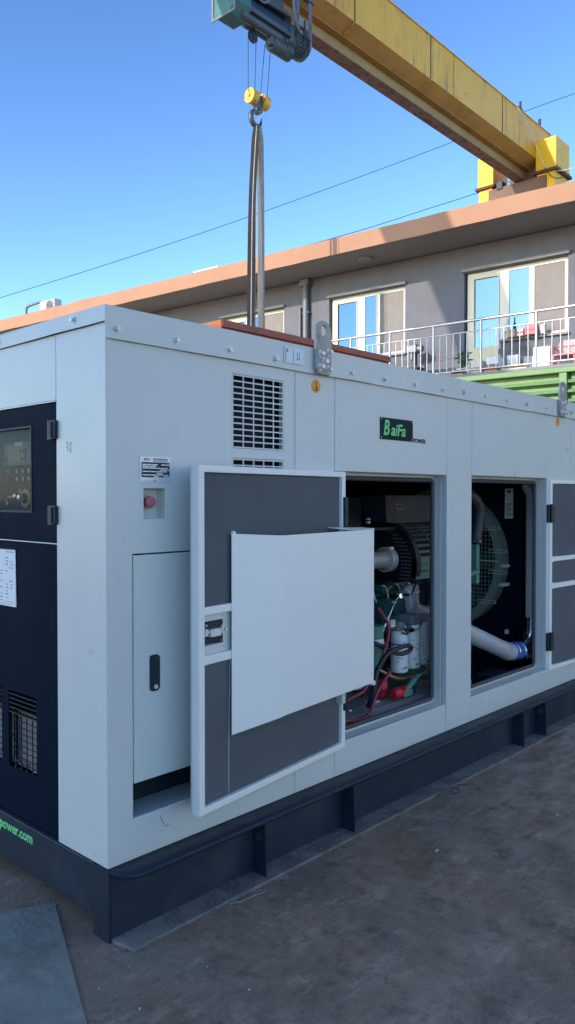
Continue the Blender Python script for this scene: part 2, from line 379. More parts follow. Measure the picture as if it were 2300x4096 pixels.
def bolt(x, y, z, r=.0105, h=.011, axis='y', par=None, name='bolt_head', mt=ZINC):
    b = MB(); s = -1
    if axis == 'y':
        b.cyl((x, y, z), (x, y - .003, z), r * 1.35, n=16); b.cyl((x, y - .0032, z), (x, y - h, z), r, r * .92, n=6)
    else:
        b.cyl((x, y, z), (x - .003, y, z), r * 1.35, n=16); b.cyl((x - .0032, y, z), (x - h, y, z), r, r * .92, n=6)
    return b.build(name, mt, par or roof)
for x in (.037, .30, .564, .829, 1.338, 1.605, 1.866, 2.129, 2.360, 2.595, 2.857, 3.131, 3.394, 3.80, 4.06, 4.33):
    bolt(x, -.014, 2.131 if x < 2.2 else 2.140, h=.013 + random.uniform(-.001, .002))
bolt(-.015, .182, 2.184, r=.009, axis='x'); bolt(-.015, .75, 2.184, r=.009, axis='x'); bolt(-.015, 1.32, 2.184, r=.009, axis='x')
# small white diagram sticker on the flap, paper sheet with faint drawing
st = MB().box(.878, .999, -.0165, -.0145, 2.123, 2.190).build('instruction_sticker', PAPER, roof)
m = MB(); m.box(.885, .888, -.0175, -.0168, 2.13, 2.183); m.box(.934, .936, -.0175, -.0168, 2.13, 2.183)
m.box(.955, .975, -.0175, -.0168, 2.142, 2.145); m.box(.957, .96, -.0175, -.0168, 2.145, 2.175); m.box(.971, .974, -.0175, -.0168, 2.145, 2.175); m.box(.892, .9, -.0175, -.0168, 2.168, 2.182)
m.build('drawing', INKG, st)

# ---- lifting lugs
def lug(x):
    m = MB(); w = .052; pts = []; z0, z1 = 2.098, 2.333
    for k in range(13):
        a = math.pi * k / 12; pts.append((x + w * math.cos(a), z1 - w + w * math.sin(a)))
    pts += [(x - w, z0 + .02), (x - w + .015, z0), (x + w - .012, z0 - .004), (x + w, z0 + .016)]
    # plate with a slot hole: two halves around the hole
    hr = .017; hc = (x, z1 - .045); nh = 16
    hole = [(hc[0] + hr * math.cos(2 * math.pi * k / nh), hc[1] + .008 * (1 if math.sin(2 * math.pi * k / nh) > 0 else -1) + hr * math.sin(2 * math.pi * k / nh)) for k in range(nh)]
    def rad(a):     # outer outline sampled by ray from hole centre
        dx, dz = math.cos(a), math.sin(a); best = 9
        for i in range(len(pts)):
            (ax, az), (bx, bz) = pts[i], pts[(i + 1) % len(pts)]
            ex, ez = bx - ax, bz - az; den = dx * ez - dz * ex
            if abs(den) < 1e-9: continue
            t = ((ax - hc[0]) * ez - (az - hc[1]) * ex) / den; u = ((ax - hc[0]) * dz - (az - hc[1]) * dx) / den
            if t > 0 and -1e-6 <= u <= 1 + 1e-6: best = min(best, t)
        return (hc[0] + dx * best, hc[1] + dz * best)
    NN = 64
    H = [(hc[0] + hr * math.cos(2 * math.pi * k / NN), hc[1] + .009 * math.tanh(4 * math.sin(2 * math.pi * k / NN)) + hr * math.sin(2 * math.pi * k / NN)) for k in range(NN)]
    O = [rad(2 * math.pi * k / NN) for k in range(NN)]
    vs = [(p[0], -.020, p[1]) for p in H + O] + [(p[0], -.034, p[1]) for p in H + O]; fs = []
    for k in range(NN):
        k2 = (k + 1) % NN
        fs += [(k, k2, NN + k2, NN + k), (2 * NN + k, 3 * NN + k, 3 * NN + k2, 2 * NN + k2), (k, 2 * NN + k, 2 * NN + k2, k2), (NN + k, NN + k2, 3 * NN + k2, 3 * NN + k)]
    m.add(vs, fs)
    m.box(x - .045, x + .045, -.0198, -.013, 2.10, 2.2)
    p = m.build('lifting_lug', LUGM, G, .0015)
    for dx, dz in ((-.028, .085), (.028, .098), (-.028, .028), (.028, .022), (-.002, .055)):
        bolt(x + dx, -.034, 2.098 + dz, r=.012, h=.024, par=p, name='lug_bolt')
    return p
LUGM = mat('lug_paint', (.38, .355, .32), .5, .2, .15, 14., .3, 60, stain=((.20, .19, .18), 16., .56, .66, .7))
lug(1.117); lug(3.625)
def sticker_round(x, z, r=.03):
    p = MB().lathe([(0, -.0018), (r, -.0018), (r, 0)], (x, 0, z), 'y', 28)
    o = p.build('lifting_point_sticker', ORANGE, G)
    m = MB(); m.box(x - .0022, x + .0022, -.0032, -.002, z + .008, z + .02)
    m.tube([(x + .0005, -.003, z + .002)] + [(x - .0005 + .007 * math.cos(a), -.003, z - .012 + .0075 * math.sin(a)) for a in [R(70 - 30 * k) for k in range(9)]], .0022, 6)
    m.build('hook_symbol', INK, o)
sticker_round(1.100, 2.045)
sq = MB().box(3.585, 3.635, -.002, 0, 2.035, 2.085).build('lifting_point_sticker', ORANGE, G)
MB().box(3.607, 3.611, -.003, -.002, 2.045, 2.075).build('hook_symbol', INK, sq)

# ---- ventilation grilles (punched sheet, dark behind)
def grille(x0, x1, z0, z1, nx, nz, bw=.0055, name='ventilation_grille', y0=.001, mt=GREYD):
    holes = []; cw = (x1 - x0 - bw * (nx + 1)) / nx; ch = (z1 - z0 - bw * (nz + 1)) / nz
    for i in range(nx):
        for j in range(nz):
            a = x0 + bw + i * (cw + bw); c = z0 + bw + j * (ch + bw); holes.append((a, a + cw, c, c + ch))
    g = MB().sheet('y', (x0, x1), (z0, z1), y0, y0 + .0025, holes=holes).build(name, mt, G)
    MB().box(x0, x1, .06, .064, z0 - .01, z1 + .01).build('grille_backing', LINING, g)
    return g
grille(.593, .891, 1.748, 2.043, 5, 12); grille(.593, .891, 1.411, 1.705, 5, 12)

# ---- rating plate
rp = MB().box(.139, .278, -.0025, 0, 1.604, 1.697).build('rating_plate', SILVER, G, .0005)
MB().box(.146, .272, -.0034, -.0026, 1.622, 1.676).build('data_table', INK, rp)
m = MB(); rnd = random.Random(3)
for i in range(8):
    z = 1.6695 - i * .0062; x = .149
    while x < .265:
        w = rnd.uniform(.012, .035); x2 = min(x + w, .2705)
        if rnd.random() < .72: m.box(x, x2, -.0044, -.0036, z - .0042, z)
        x = x2 + .002
m.build('data_field', SILVER, rp)
m = MB()
for x in (.157, .165, .176): m.box(x, x + .006, -.0036, -.0026, 1.682, 1.690)
for k in range(9): m.box(.198 + k * .0075, .203 + k * .0075, -.0036, -.0026, 1.6835, 1.6905)
m.box(.198, .262, -.0036, -.0026, 1.6785, 1.681); m.box(.147, .19, -.0036, -.0026, 1.6075, 1.609); m.box(.196, .212, -.0036, -.0026, 1.6075, 1.611)
m.build('plate_print', INKG, rp)

# ---- emergency stop in its recess
m = MB(); a, b, c, d = .158, .255, 1.471, 1.581
m.box(a - .004, b + .004, .052, .056, c - .004, d + .004)
m.box(a - .004, a, .0305, .052, c - .004, d + .004); m.box(b, b + .004, .0305, .052, c - .004, d + .004)
m.box(a, b, .0305, .052, c - .004, c); m.box(a, b, .0305, .052, d, d + .004)
es = m.build('stop_button_recess', GREYD, G)
MB().lathe([(0, -.0), (.026, 0), (.030, -.003), (.030, -.008), (.024, -.010), (0, -.010)], (.196, .0518, 1.532), 'y', 30).build('yellow_ring', BRASS, es)
MB().lathe([(.016, 0), (.015, -.022), (0, -.022)], (.196, .0418, 1.532), 'y', 24).build('button_stem', INK, es)
MB().lathe([(.012, 0), (.0215, -.003), (.0225, -.010), (.020, -.016), (.012, -.019), (0, -.0195)], (.196, .024, 1.532), 'y', 30).build('stop_button', PINK, es)

# ---- lettering plaque
pq = MB().box(1.580, 1.863, -.004, 0, 1.836, 1.944).build('name_plaque', PLAQUE, G, .001)
text('B', .106, GREENTX, on_front(1.602, -.0046, 1.859), 'lettering', pq, shear=.22, bold=.0022, xs=.82)
text('aiFa', .083, GREENTX, on_front(1.666, -.0046, 1.859), 'lettering', pq, shear=.22, bold=.0016, xs=.98)
for x, z in ((1.588, 1.845), (1.855, 1.845), (1.855, 1.936), (1.588, 1.936)): MB().cyl((x, -.0042, z), (x, -.006, z), .003, n=10).build('rivet', ZINC, pq)
text('POWER', .030, INK, on_front(1.868, -.0012, 1.833), 'lettering', G, extr=.0008, bold=.0008, xs=1.12)

# ---- lower left compartment: flush door with recessed handle, dark gap under it
dl = MB().sheet('y', (.112, .855), (.523, 1.342), .001, .022, holes=((.184, .222, .845, .972),)).build('cable_door', GREYD, G, .003)
m = MB(); pts = []
def rrect(x0, x1, z0, z1, r, k=6):
    P = []
    for cx, cz, a0 in ((x1 - r, z1 - r, 0), (x0 + r, z1 - r, 90), (x0 + r, z0 + r, 180), (x1 - r, z0 + r, 270)):
        for i in range(k + 1):
            a = R(a0 + 90 * i / k); P.append((cx + r * math.cos(a), cz + r * math.sin(a)))
    return P
hd = MB().prism(rrect(.181, .225, .842, .975, .016), 'y', -.004, .0185).build('handle', INK, dl, .0015)
MB().prism(rrect(.188, .218, .872, .968, .010), 'y', -.0062, -.0042).build('handle_pull', BLKM, hd, .001)
MB().cyl((.205, -.004, .858), (.205, -.0075, .858), .008, n=18).build('handle_lock', ZINC, hd)
m = MB(); m.box(.035, .895, .34, .36, .30, 2.05); m.box(.035, .06, .04, .34, .30, 1.5)
m.build('cable_compartment', LINING, G)
MB().box(.107, .86, T + .0015, .335, .385, .398).build('cable_sill', GREY, G)
m = MB(); m.prism([(.13, .40), (.335, .40), (.335, .56), (.24, .56), (.17, .50)], 'x', .112, .858); m.build('cable_tray', BLKM, G, .01)
bolt(.118, .03, .452, r=.006, h=.008, par=G, name='tray_screw')
m = MB(); m.tube(smooth_path([(.225, -.001, .375), (.236, -.001, .352), (.25, -.001, .330), (.268, -.001, .329)]), .0012, 5); m.build('scratch', INKG, G)

# ---- end face: black control doors
cd = MB().sheet('x', (.328, 1.230), (1.378, 1.906), .006, .024, holes=((.523, 1.06, 1.497, 1.821),)).build('control_door', NAVY, G, .0025)
MB().box(.0165, .0185, .5235, 1.0595, 1.4975, 1.8205).build('window_pane', ACRYL, cd)
m = MB(); m.sheet('x', (.515, 1.068), (1.489, 1.829), .0035, .0058, holes=((.523, 1.06, 1.497, 1.821),)); m.build('window_trim', INK, cd)
ld = MB().sheet('x', (.328, 1.230), (.262, 1.371), .006, .024, holes=((.494, .715, .447, .762), (.775, .996, .447, .762))).build('lower_door', NAVY, G, .0025)
MB().tube([(.003, .33, 1.3745), (.003, 1.23, 1.3765)], .0022, 8).build('door_edge_highlight', PALE, G)  # pale bead stands in for the lit edge of the upper door
MB().box(.0, .004, .33, 1.228, 1.9065, 1.9095).build('drip_edge', PALE, G)
for z in (1.80, 1.482):
    h = MB().prism([(.363, z - .036), (.312, z - .032), (.312, z + .036), (.363, z + .036)], 'x', -.016, .0035).build('hinge', BLKM, cd, .004)
    MB().cyl((-.018, .330, z - .03), (-.018, .330, z + .03), .006, n=12).build('hinge_pin', BLKM, h)
# control panel behind the window
cp = MB().box(.045, .05, .40, 1.15, 1.44, 1.88).build('control_panel', BLKM, G)
ct = MB().box(.030, .0445, .570, .785, 1.676, 1.772).build('controller', CTRL, cp, .003)
MB().box(.0275, .0295, .607, .735, 1.690, 1.751).build('display', SCREEN, ct)
m = MB()
for y in (.617, .640):
    for z in (1.698, 1.728): m.box(.0255, .0272, y, y + .012, z, z + .014)
m.build('display_icon', INKG, ct)
MB().box(.0275, .0295, .625, .69, 1.757, 1.7715).build('sticker', PAPER, ct)
m = MB(); m.box(.027, .0295, .760, .772, 1.694, 1.702); m.box(.027, .0295, .760, .772, 1.706, 1.714); m.build('controller_key', INK, ct)
MB().box(.036, .0445, .572, .785, 1.607, 1.671).build('switch_row_plate', INK, cp)
m = MB(); w = MB()
for i, y in enumerate((.755, .684, .636, .588)):
    for j, z in enumerate((1.655, 1.624)):
        if i == 0 and j == 1: continue
        w.box(.031, .0355, y - .004, y + .004, z - .008, z + .008)
w.build('rocker_switch', SILVER, cp)
MB().box(.031, .0355, .751, .759, 1.616, 1.632).build('red_switch', PINK, cp)
MB().lathe([(.022, 0), (.034, -.004), (.037, -.012), (.030, -.014), (.022, -.012)], (.0445, .618, 1.545), 'x', 30).build('stop_ring', LIME, cp)
MB().lathe([(0, -.030), (.018, -.028), (.021, -.016), (.014, 0)], (.0445, .618, 1.545), 'x', 24).build('panel_stop_button', INK, cp)
m = MB(); m.lathe([(.014, 0), (.017, -.006), (.012, -.012), (.006, -.013), (0, -.013)], (.0445, .675, 1.548), 'x', 20)
m.lathe([(.011, 0), (.014, -.006), (.009, -.010), (0, -.011)], (.0445, .715, 1.552), 'x', 20)
m.tube(smooth_path([(.030, .715, 1.552), (.028, .742, 1.55), (.03, .765, 1.535), (.028, .752, 1.52), (.03, .775, 1.508)]), .0035, 6); m.build('key_switch', CHROME, cp)
MB().box(.036, .0445, .655, .68, 1.567, 1.582).build('green_indicator', TEALL, cp)
# wiring papers on the lower door
pp = MB().add([(.003, .645, 1.337), (.003, .90, 1.335), (.003, .90, 1.105), (.001, .640, 1.107), (.005, .648, 1.337), (.005, .90, 1.335), (.005, .90, 1.105), (.005, .64, 1.107)],
    [(0, 1, 2, 3), (7, 6, 5, 4), (0, 3, 7, 4), (1, 5, 6, 2), (0, 4, 5, 1), (3, 2, 6, 7)]).build('wiring_diagram_sheet', PAPER, G)
m = MB(); rnd = random.Random(5)
m.box(.0008, .0018, .66, .72, 1.326, 1.329)
for i in range(15):
    z = 1.315 - i * .0135
    for y in (.665, .705, .75, .80, .85):
        if rnd.random() < .6: m.box(.0002, .0012, y, y + rnd.uniform(.01, .028), z, z + rnd.uniform(.002, .0045))
m.box(.0002, .0012, .655, .73, 1.124, 1.1255); m.box(.0002, .0012, .655, .89, 1.1135, 1.1148)
m.build('sheet_print', INKG, pp)
MB().box(.0005, .0058, .642, .90, 1.338, 1.3405).build('sheet_clip', INK, pp)
# louvred and meshed vents in the lower door
for y0 in (.494, .775):
    m = MB(); y1 = y0 + .221
    for k in range(5): m.prism([(0, 0), (0, .006), (.02, .016), (.02, .010)], 'y', y0, y1) if False else m.box(.008, .022, y0, y1, .672 + k * .0185, .676 + k * .0185)
    lv = m.build('louvre_vent', BLKM, ld)
    m = MB()
    for k in range(1, 5): m.box(.012, .016, y0 + .0442 * k - .0018, y0 + .0442 * k + .0018, .447, .665)
    for k in range(0, 10): m.box(.0165, .0195, y0, y1, .447 + .0245 * k - .0014, .447 + .0245 * k + .0014)
    m.build('mesh_guard', INK, ld)
    MB().box(.052, .056, y0 - .01, y1 + .01, .44, .665).build('vent_backing', CAST, ld)
    m = MB(); m.tube(smooth_path([(.03, y0 + .215, .475), (.03, y0 + .17, .462), (.03, y0 + .12, .47), (.03, y0 + .06, .455), (.03, y0 + .02, .46)]), .004, 6); m.tube(smooth_path([(.03, y0 + .06, .46), (.03, y0 + .04, .50), (.03, y0 + .03, .48)]), .002, 5); m.build('cable_strand', CAST, ld)
# handwritten number beside the door
m = MB()
for pth in ([(.252, 1.745), (.249, 1.752), (.245, 1.740), (.2455, 1.728), (.2475, 1.716)], [(.2545, 1.734), (.249, 1.7335), (.243, 1.736)],
            [(.232, 1.739), (.229, 1.747), (.222, 1.750), (.219, 1.742), (.226, 1.733), (.231, 1.724), (.228, 1.714), (.2215, 1.715), (.2225, 1.725), (.228, 1.731)]):
    m.tube(smooth_path([(-.0006, y, z) for y, z in pth], 6), .0014, 5)
m.build('handwritten_number', INK, G)

# ---- skid
lip = [(.04, .2525), (-.075, .2525), (-.088, .250), (-.096, .243), (-.099, .233), (-.096, .233), (-.090, .243), (-.075, .2465), (.04, .2465)]
m = MB(); xs = [(-.004, .16), (.008, .45), (.025, .72), (.05, .92), (.085, 1.), (GL, 1.)]; vs = []; nl = len(lip)
for x, k in xs: vs += [(x, y * k if y < 0 else y, z) for y, z in lip]
m.add(vs, [(nl * a + q, nl * a + (q + 1) % nl, nl * a + nl + (q + 1) % nl, nl * a + nl + q) for a in range(len(xs) - 1) for q in range(nl)], True)
m.add(vs[:nl], [tuple(range(nl))])
sk = m.build('skid_rail', SKID, G)
MB().sheet('y', (.004, GL - .01), (.0128, .2463), -.014, -.006).build('skid_web', SKIDW, sk)
MB().prism([(.004, .05), (.004, -.03), (.022, -.116), (GL, -.108), (GL, .05)], 'z', 0.0, .0125).build('skid_flange', DUST, sk, .002)
for x in (.690, 1.268, 2.955, 3.262, 4.1):
    f = MB().prism([(-.0142, .0128), (-.094, .0128), (-.088, .2462), (-.0142, .2462)], 'x', x - .004, x + .004).build('skid_gusset', SKID, sk)
    if x in (.690, 3.262): MB().cyl((x - .0042, -.054, .165), (x - .008, -.054, .165), .016, n=20).build('plug', RUBBER, f)
m = MB(); m.box(-.006, .006, .082, GW - .08, .066, .252); m.box(.006, .05, .05, GW - .05, .18, .2515)
m.build('skid_end_beam', SKID, G, .004)
MB().prism([(-.014, .0), (.079, .0), (.079, .252), (-.014, .2515)], 'x', -.0085, .0035).build('skid_corner_plate', SKID, G, .003)
MB().prism([(GW - .08, .0), (GW, .0), (GW, .252), (GW - .08, .252)], 'x', -.0085, .0035).build('skid_corner_plate', SKID, G, .003)
MB().box(-.004, GL, 1.51, 1.57, 0, .2525).build('skid_rail', SKID, G, .01)
text('www.BAIFApower.com', .058, GREENTX, on_left(-.0072, .503, .190), 'lettering', G, extr=.0008, bold=.0014, align='RIGHT')

# ---- open door with inner insulation and cover
def door_frame_matrix(x_far, y_far, x_h, y_h):
    e = Vector((x_h - x_far, y_h - y_far, 0)).normalized(); nn = Vector((e.y, -e.x, 0))
    return Matrix(((e.x, nn.x, 0, x_far), (e.y, nn.y, 0, y_far), (0, 0, 1, 0), (0, 0, 0, 1)))
D1 = door_frame_matrix(.300, -.137, 1.300, -.018)
W1 = .998
def make_door(Mx, W, full_bars, x_left_is_far=True):
    dr = MB(Mx).sheet('y', (0, W), (.384, 1.667), -.045, -.0405).build('door', GREYD, G, .001)
    m = MB(Mx)
    st = .030
    m.sheet('y', (0, W), (.384, 1.667), -.040, 0, holes=((st, W - st, .41, 1.641),))
    m.build('door_rim', PALE, dr, .003)
    b = MB(Mx); xr = W - st if full_bars else .195
    b.box(st, xr, -.038, -.002, 1.116, 1.146); b.build('door_rail', PALE, dr, .003)
    b = MB(Mx); b.box(st, xr, -.038, -.002, .933, .966); b.build('door_rail', PALE, dr, .003)
    f = MB(Mx); f.box(st + .001, W - st - .001, -.039, -.014, 1.147, 1.640); f.build('insulation', FOAM, dr, .006)
    f = MB(Mx); f.box(st + .001, W - st - .001, -.039, -.014, .411, .932); f.build('insulation', FOAM, dr, .006)
    f = MB(Mx); f.box((st if full_bars else .197), W - st - .001, -.039, -.0145, .967, 1.115); f.build('insulation', FOAM, dr, .006)
    return dr
dr = make_door(D1, W1, False)
MB(D1).tube([(.178, -.0135, .415), (.178, -.0132, .60), (.186, -.0133, .93)], .0015, 5).build('foam_seam', GREYD, dr)
# latch
lt = MB(D1).sheet('y', (.031, .194), (.967, 1.115), -.020, -.017, holes=((.033, .150, 1.000, 1.090),)).build('latch_plate', GREYD, dr)
m = MB(D1); m.box(.033, .150, -.038, -.035, 1.0, 1.09); m.prism([(.034, 1.0), (.148, 1.012), (.148, 1.088), (.034, 1.078)], 'y', -.034, -.024); m.build('latch_pocket', INK, lt)
m = MB(D1); m.box(.075, .135, -.024, -.012, 1.030, 1.058); m.box(.050, .160, -.022, -.016, 1.044, 1.054); m.cyl((.158, -.016, 1.050), (.158, -.004, 1.050), .006, n=12); m.box(.045, .062, -.022, -.012, 1.036, 1.062); m.box(.14, .15, -.022, -.013, 1.036, 1.066)
m.build('latch', ZINC, lt)
m = MB(D1); m.box(.092, .128, -.0115, -.010, 1.030, 1.044); m.build('latch_tab', WHITE, lt)
m = MB(D1)
for s_, z in ((.055, 1.075), (.155, 1.105), (.155, .985)): m.cyl((s_, -.017, z), (s_, -.013, z), .004, n=8)
m.build('screw', ZINC, lt)
# bent sheet cover (cable screen) on the inside of the door
m = MB(D1)
prof = [(.180, .0, 1.411, .641), (.36, .058, 1.400, .665), (.395, .065, 1.398, .668), (.43, .069, 1.397, .672), (.80, .070, 1.3975, .671), (1.135, .070, 1.3985, .670), (1.150, .060, 1.3985, .670), (1.150, .0, 1.398, .672)]
vs = []; fs = []
for s_, n_, zt, zb in prof: vs += [(s_, n_, zt), (s_, n_, zb)]
for i in range(len(prof) - 1): fs.append((2 * i, 2 * i + 2, 2 * i + 3, 2 * i + 1))
m.add(vs, fs)
cov = m.build('sound_cover', PALE, dr); so = cov.modifiers.new('thick', 'SOLIDIFY'); so.thickness = .003; so.offset = 0
bv = cov.modifiers.new('b', 'BEVEL'); bv.width = .004; bv.segments = 2; bv.limit_method = 'ANGLE'; bv.angle_limit = R(25)
m = MB(D1); m.add([(.85, .0, 1.4125), (.90, .068, 1.402), (1.148, .068, 1.3995), (1.148, .0, 1.404)], [(0, 1, 2, 3)]); m.add([(.30, -.014, .66), (.40, .062, .671), (1.148, .066, .672), (1.148, .0, .674), (.97, -.01, .674)], [(0, 1, 2, 3, 4)])
cl = m.build('cover_lip', PALE, cov); cl.modifiers.new('t', 'SOLIDIFY').thickness = .002
m = MB(D1); m.box(.188, .204, -.012, .002, 1.405, 1.420); m.box(1.135, 1.16, .04, .068, .655, .674); m.build('cover_clip', PALE, cov, .002)
for z in (1.545, 1.455):
    pass
MB(D1).box(W1 - .022, W1 + .004, -.004, .012, 1.385, 1.55).build('hinge', BLKM, dr, .003); MB(D1).box(W1 - .020, W1 + .004, -.004, .012, .56, .70).build('hinge', BLKM, dr, .003)
m = MB(D1); m.box(W1 - .06, W1 - .03, -.014, .02, .60, .672); m.build('cover_bracket', ZINC, dr, .002)
# ---- right hand door, swung fully back
D2 = door_frame_matrix(3.482, -.012, 4.46, -.055)
dr2 = make_door(D2, .975, True)
for z in (1.44, .58):
    m = MB(D2); m.box(-.004, .022, -.01, .012, z - .062, z + .062); m.box(.028, .05, -.006, .006, z - .06, z + .06); m.build('hinge', BLKM, dr2, .003)
    m = MB(); m.box(3.447, 3.462, -.016, .0, z - .06, z + .06); m.build('hinge_leaf', BLKM, G, .003)

# ================= engine and everything in the engine bay
E_ = MB().box(2.05, 3.30, .46, 1.15, .46, .93)
E_.box(2.2, 3.2, .50, 1.1, .93, 1.02); E_.box(1.9, 2.06, .5, 1.1, .4, .86)
for k in range(7): E_.box(2.12 + k * .17, 2.16 + k * .17, .435, .47, .50, .90)
engine = E_.build('engine', TEAL, G, .012)
MB().box(2.14, 2.72, .345, .46, .448, .585).build('sump_cover', TEAL, engine, .012)
m = MB(); m.box(1.95, 3.2, .42, .5, .36, .46); m.build('engine_mount_rail', BLKM, engine, .01)
m = MB(); m.prism([(2.05, .80), (2.10, .77), (2.26, .765), (2.33, .80), (2.34, .90), (2.28, .95), (2.12, .96), (2.05, .90)], 'y', .33, .46)
m.lathe([(0, -.03), (.03, -.03), (.034, 0)], (2.16, .33, .90), 'y', 20); m.lathe([(0, -.02), (.02, -.02), (.024, 0)], (2.25, .33, .86), 'y', 20)
m.build('water_pump', TEAL, engine, .008)
# air cleaner: slotted drum
xc0, xc1, yc, zc, rc = 2.50, 3.12, .655, 1.130, .26
m = MB(); m.lathe([(rc - .03, .01), (rc - .03, xc1 - xc0)], (xc0, yc, zc), 'x', 40); drum = m.build('heat_shield_drum', LINING, engine)
m = MB(); m.lathe([(rc - .075, 0), (rc + .004, 0), (rc + .004, .045), (rc - .02, .045)], (xc0, yc, zc), 'x', 56); MB().lathe([(rc + .004, xc1 - xc0 - .04), (rc + .004, xc1 - xc0)], (xc0, yc, zc), 'x', 56).build('drum_rim', BLKM, drum)
m.lathe([(0, .0), (rc - .075, .0)], (xc0 + .012, yc, zc), 'x', 40)
m.build('drum_rim', BLKM, drum)
m = MB()
for k in range(40):
    a = 2 * math.pi * k / 40; c, s_ = math.cos(a), math.sin(a); w = .008
    p = [(yc + rc * c - w * s_, zc + rc * s_ + w * c), (yc + rc * c + w * s_, zc + rc * s_ - w * c), (yc + (rc - .012) * c + w * s_, zc + (rc - .012) * s_ - w * c), (yc + (rc - .012) * c - w * s_, zc + (rc - .012) * s_ + w * c)]
    m.prism(p, 'x', xc0 + .046, xc1 - .04)
m.lathe([(rc - .001, .20), (rc + .001, .20), (rc + .001, .215), (rc - .001, .215)], (xc0, yc, zc), 'x', 48); m.lathe([(rc - .001, .38), (rc + .001, .38), (rc + .001, .395)], (xc0, yc, zc), 'x', 48)
m.build('drum_slat', mat('dark_slat', (.10, .12, .125), .45, .2, .15, 10.), drum)
m = MB(); rnd = random.Random(9)
for k in range(19):
    z = 1.335 - k * .0225; dy = math.sqrt(max(0, .225 ** 2 - (z - zc) ** 2)); ye = yc - dy
    for j in range(3):
        y0 = ye + .004 + j * .027
        if abs(z - zc) < .17 or j < 2: m.box(xc0 - .004, xc0 + .001, y0, y0 + .02, z - .0045, z + .0045)
m.build('drum_slot', CAST, drum)
m = MB(); m.tube([(1.60, .56, 1.175), (2.38, .56, 1.163)], .053, 24); m.lathe([(.053, 0), (.072, .03), (.078, .075), (.06, .09)], (2.36, .56, 1.163), 'x', 28); m.build('exhaust_pipe', ALU, engine)
m = MB(); m.ring((2.39, .56, 1.163), .072, .006, 'x', 28, 6); m.box(2.37, 2.41, .50, .53, 1.228, 1.245); m.build('pipe_clamp', ZINC, engine)
# boxes above
m = MB(); m.prism([(2.265, 1.405), (2.255, 1.46), (2.25, 1.56), (3.0, 1.56), (3.0, 1.39), (2.30, 1.395)], 'y', .45, .62); bx = m.build('muffler_shroud', BLKM, engine, .006)
m = MB(); m.prism([(2.345, 1.510), (2.425, 1.508), (2.44, 1.476), (2.365, 1.476)], 'y', .446, .4495); m.build('shroud_label', CAST, bx)
m = MB(); m.prism([(2.352, 1.506), (2.42, 1.505), (2.433, 1.481), (2.372, 1.481)], 'y', .4445, .4458); m.build('label_print', INK, bx)
m = MB(); m.box(1.6, 2.24, .62, .8, 1.37, 1.545); m.box(1.96, 2.14, .612, .622, 1.39, 1.47); m.box(1.4, 2.5, .55, .9, 1.345, 1.365); m.build('junction_box', BLKM, engine, .004)
m = MB(); m.tube(smooth_path([(1.86, .50, 1.41), (1.88, .50, 1.425), (1.895, .50, 1.42), (1.90, .50, 1.39)]), .004, 6); m.cyl((2.16, .52, 1.40), (2.16, .50, 1.40), .008, n=8); m.cyl((2.16, .52, 1.42), (2.16, .50, 1.42), .006, n=6); m.build('cable_clip', ZINC, engine)
# elbow pipe
m = MB(); m.tube(smooth_path([(2.335, .33, 1.03), (2.335, .33, .95), (2.345, .325, .895), (2.385, .32, .855), (2.45, .31, .842), (2.62, .31, .845), (2.72, .31, .85)], 6), .052, 24); m.build('charge_air_elbow', ALU, engine)
m = MB(); m.ring((2.52, .31, .844), .054, .004, 'x', 24, 6); m.ring((2.335, .33, .99), .055, .005, 'z', 24, 6); m.build('pipe_clamp', ZINC, engine)
m = MB(); m.tube(smooth_path([(2.44, .28, .90), (2.46, .27, .96), (2.50, .27, .995), (2.55, .27, 1.0)]), .011, 8); m.build('breather_hose', BLACKHOSE, engine)
m = MB(); m.sheet('y', (2.475, 2.56), (.93, 1.0), .24, .262, holes=((2.49, 2.56, .942, .988),)); m.build('bracket', CHROME, engine, .002)
m = MB(); m.lathe([(0, 0), (.022, 0), (.026, .02), (.026, .06)], (2.17, .40, 1.005), 'y', 20); m.box(2.0, 2.5, .43, .47, .97, .985); m.box(2.3, 2.42, .42, .47, 1.02, 1.035); m.build('sensor_housing', TEAL, engine)
# filters
def filt(x, y, z0, z1, r, nm='oil_filter'):
    m = MB(); m.lathe([(0, z0), (r * .75, z0), (r * .95, z0 + .006), (r, z0 + .016), (r, z1 - .012), (r * .94, z1), (0, z1)], (x, y, 0), 'z', 32)
    return m.build(nm, WHITE, engine)
f1 = filt(2.105, .245, .562, .800, .0500); f2 = filt(2.232, .245, .566, .818, .047); f3 = filt(2.352, .250, .570, .820, .046)
def arcbox(m, cx, cy, r, a0, a1, z0, z1):
    n = 6; vs = []
    for k in range(n + 1):
        a = R(a0 + (a1 - a0) * k / n); vs += [(cx + r * math.cos(a), cy + r * math.sin(a), z0), (cx + r * math.cos(a), cy + r * math.sin(a), z1)]
    m.add(vs, [(2 * k, 2 * k + 2, 2 * k + 3, 2 * k + 1) for k in range(n)])
rnd = random.Random(12)
for (fx, fy, fr, fo) in ((2.105, .245, .0506, f1), (2.232, .245, .0476, f2), (2.352, .250, .0466, f3)):
    m = MB()
    for k in range(22):
        a = rnd.uniform(190, 285); z = rnd.uniform(.58, .74); arcbox(m, fx, fy, fr, a, a + rnd.uniform(5, 22), z, z + rnd.uniform(.002, .005))
    arcbox(m, fx, fy, fr, 240, 275, .590, .600); arcbox(m, fx, fy, fr, 200, 232, .70, .704)
    m.build('filter_print', INKG, fo)
    if fo is f1:
        m = MB(); m.lathe([(.0495, .722), (.0512, .722), (.0512, .727), (.0495, .727)], (fx, fy, 0), 'z', 32); m.build('filter_band', INK, fo)
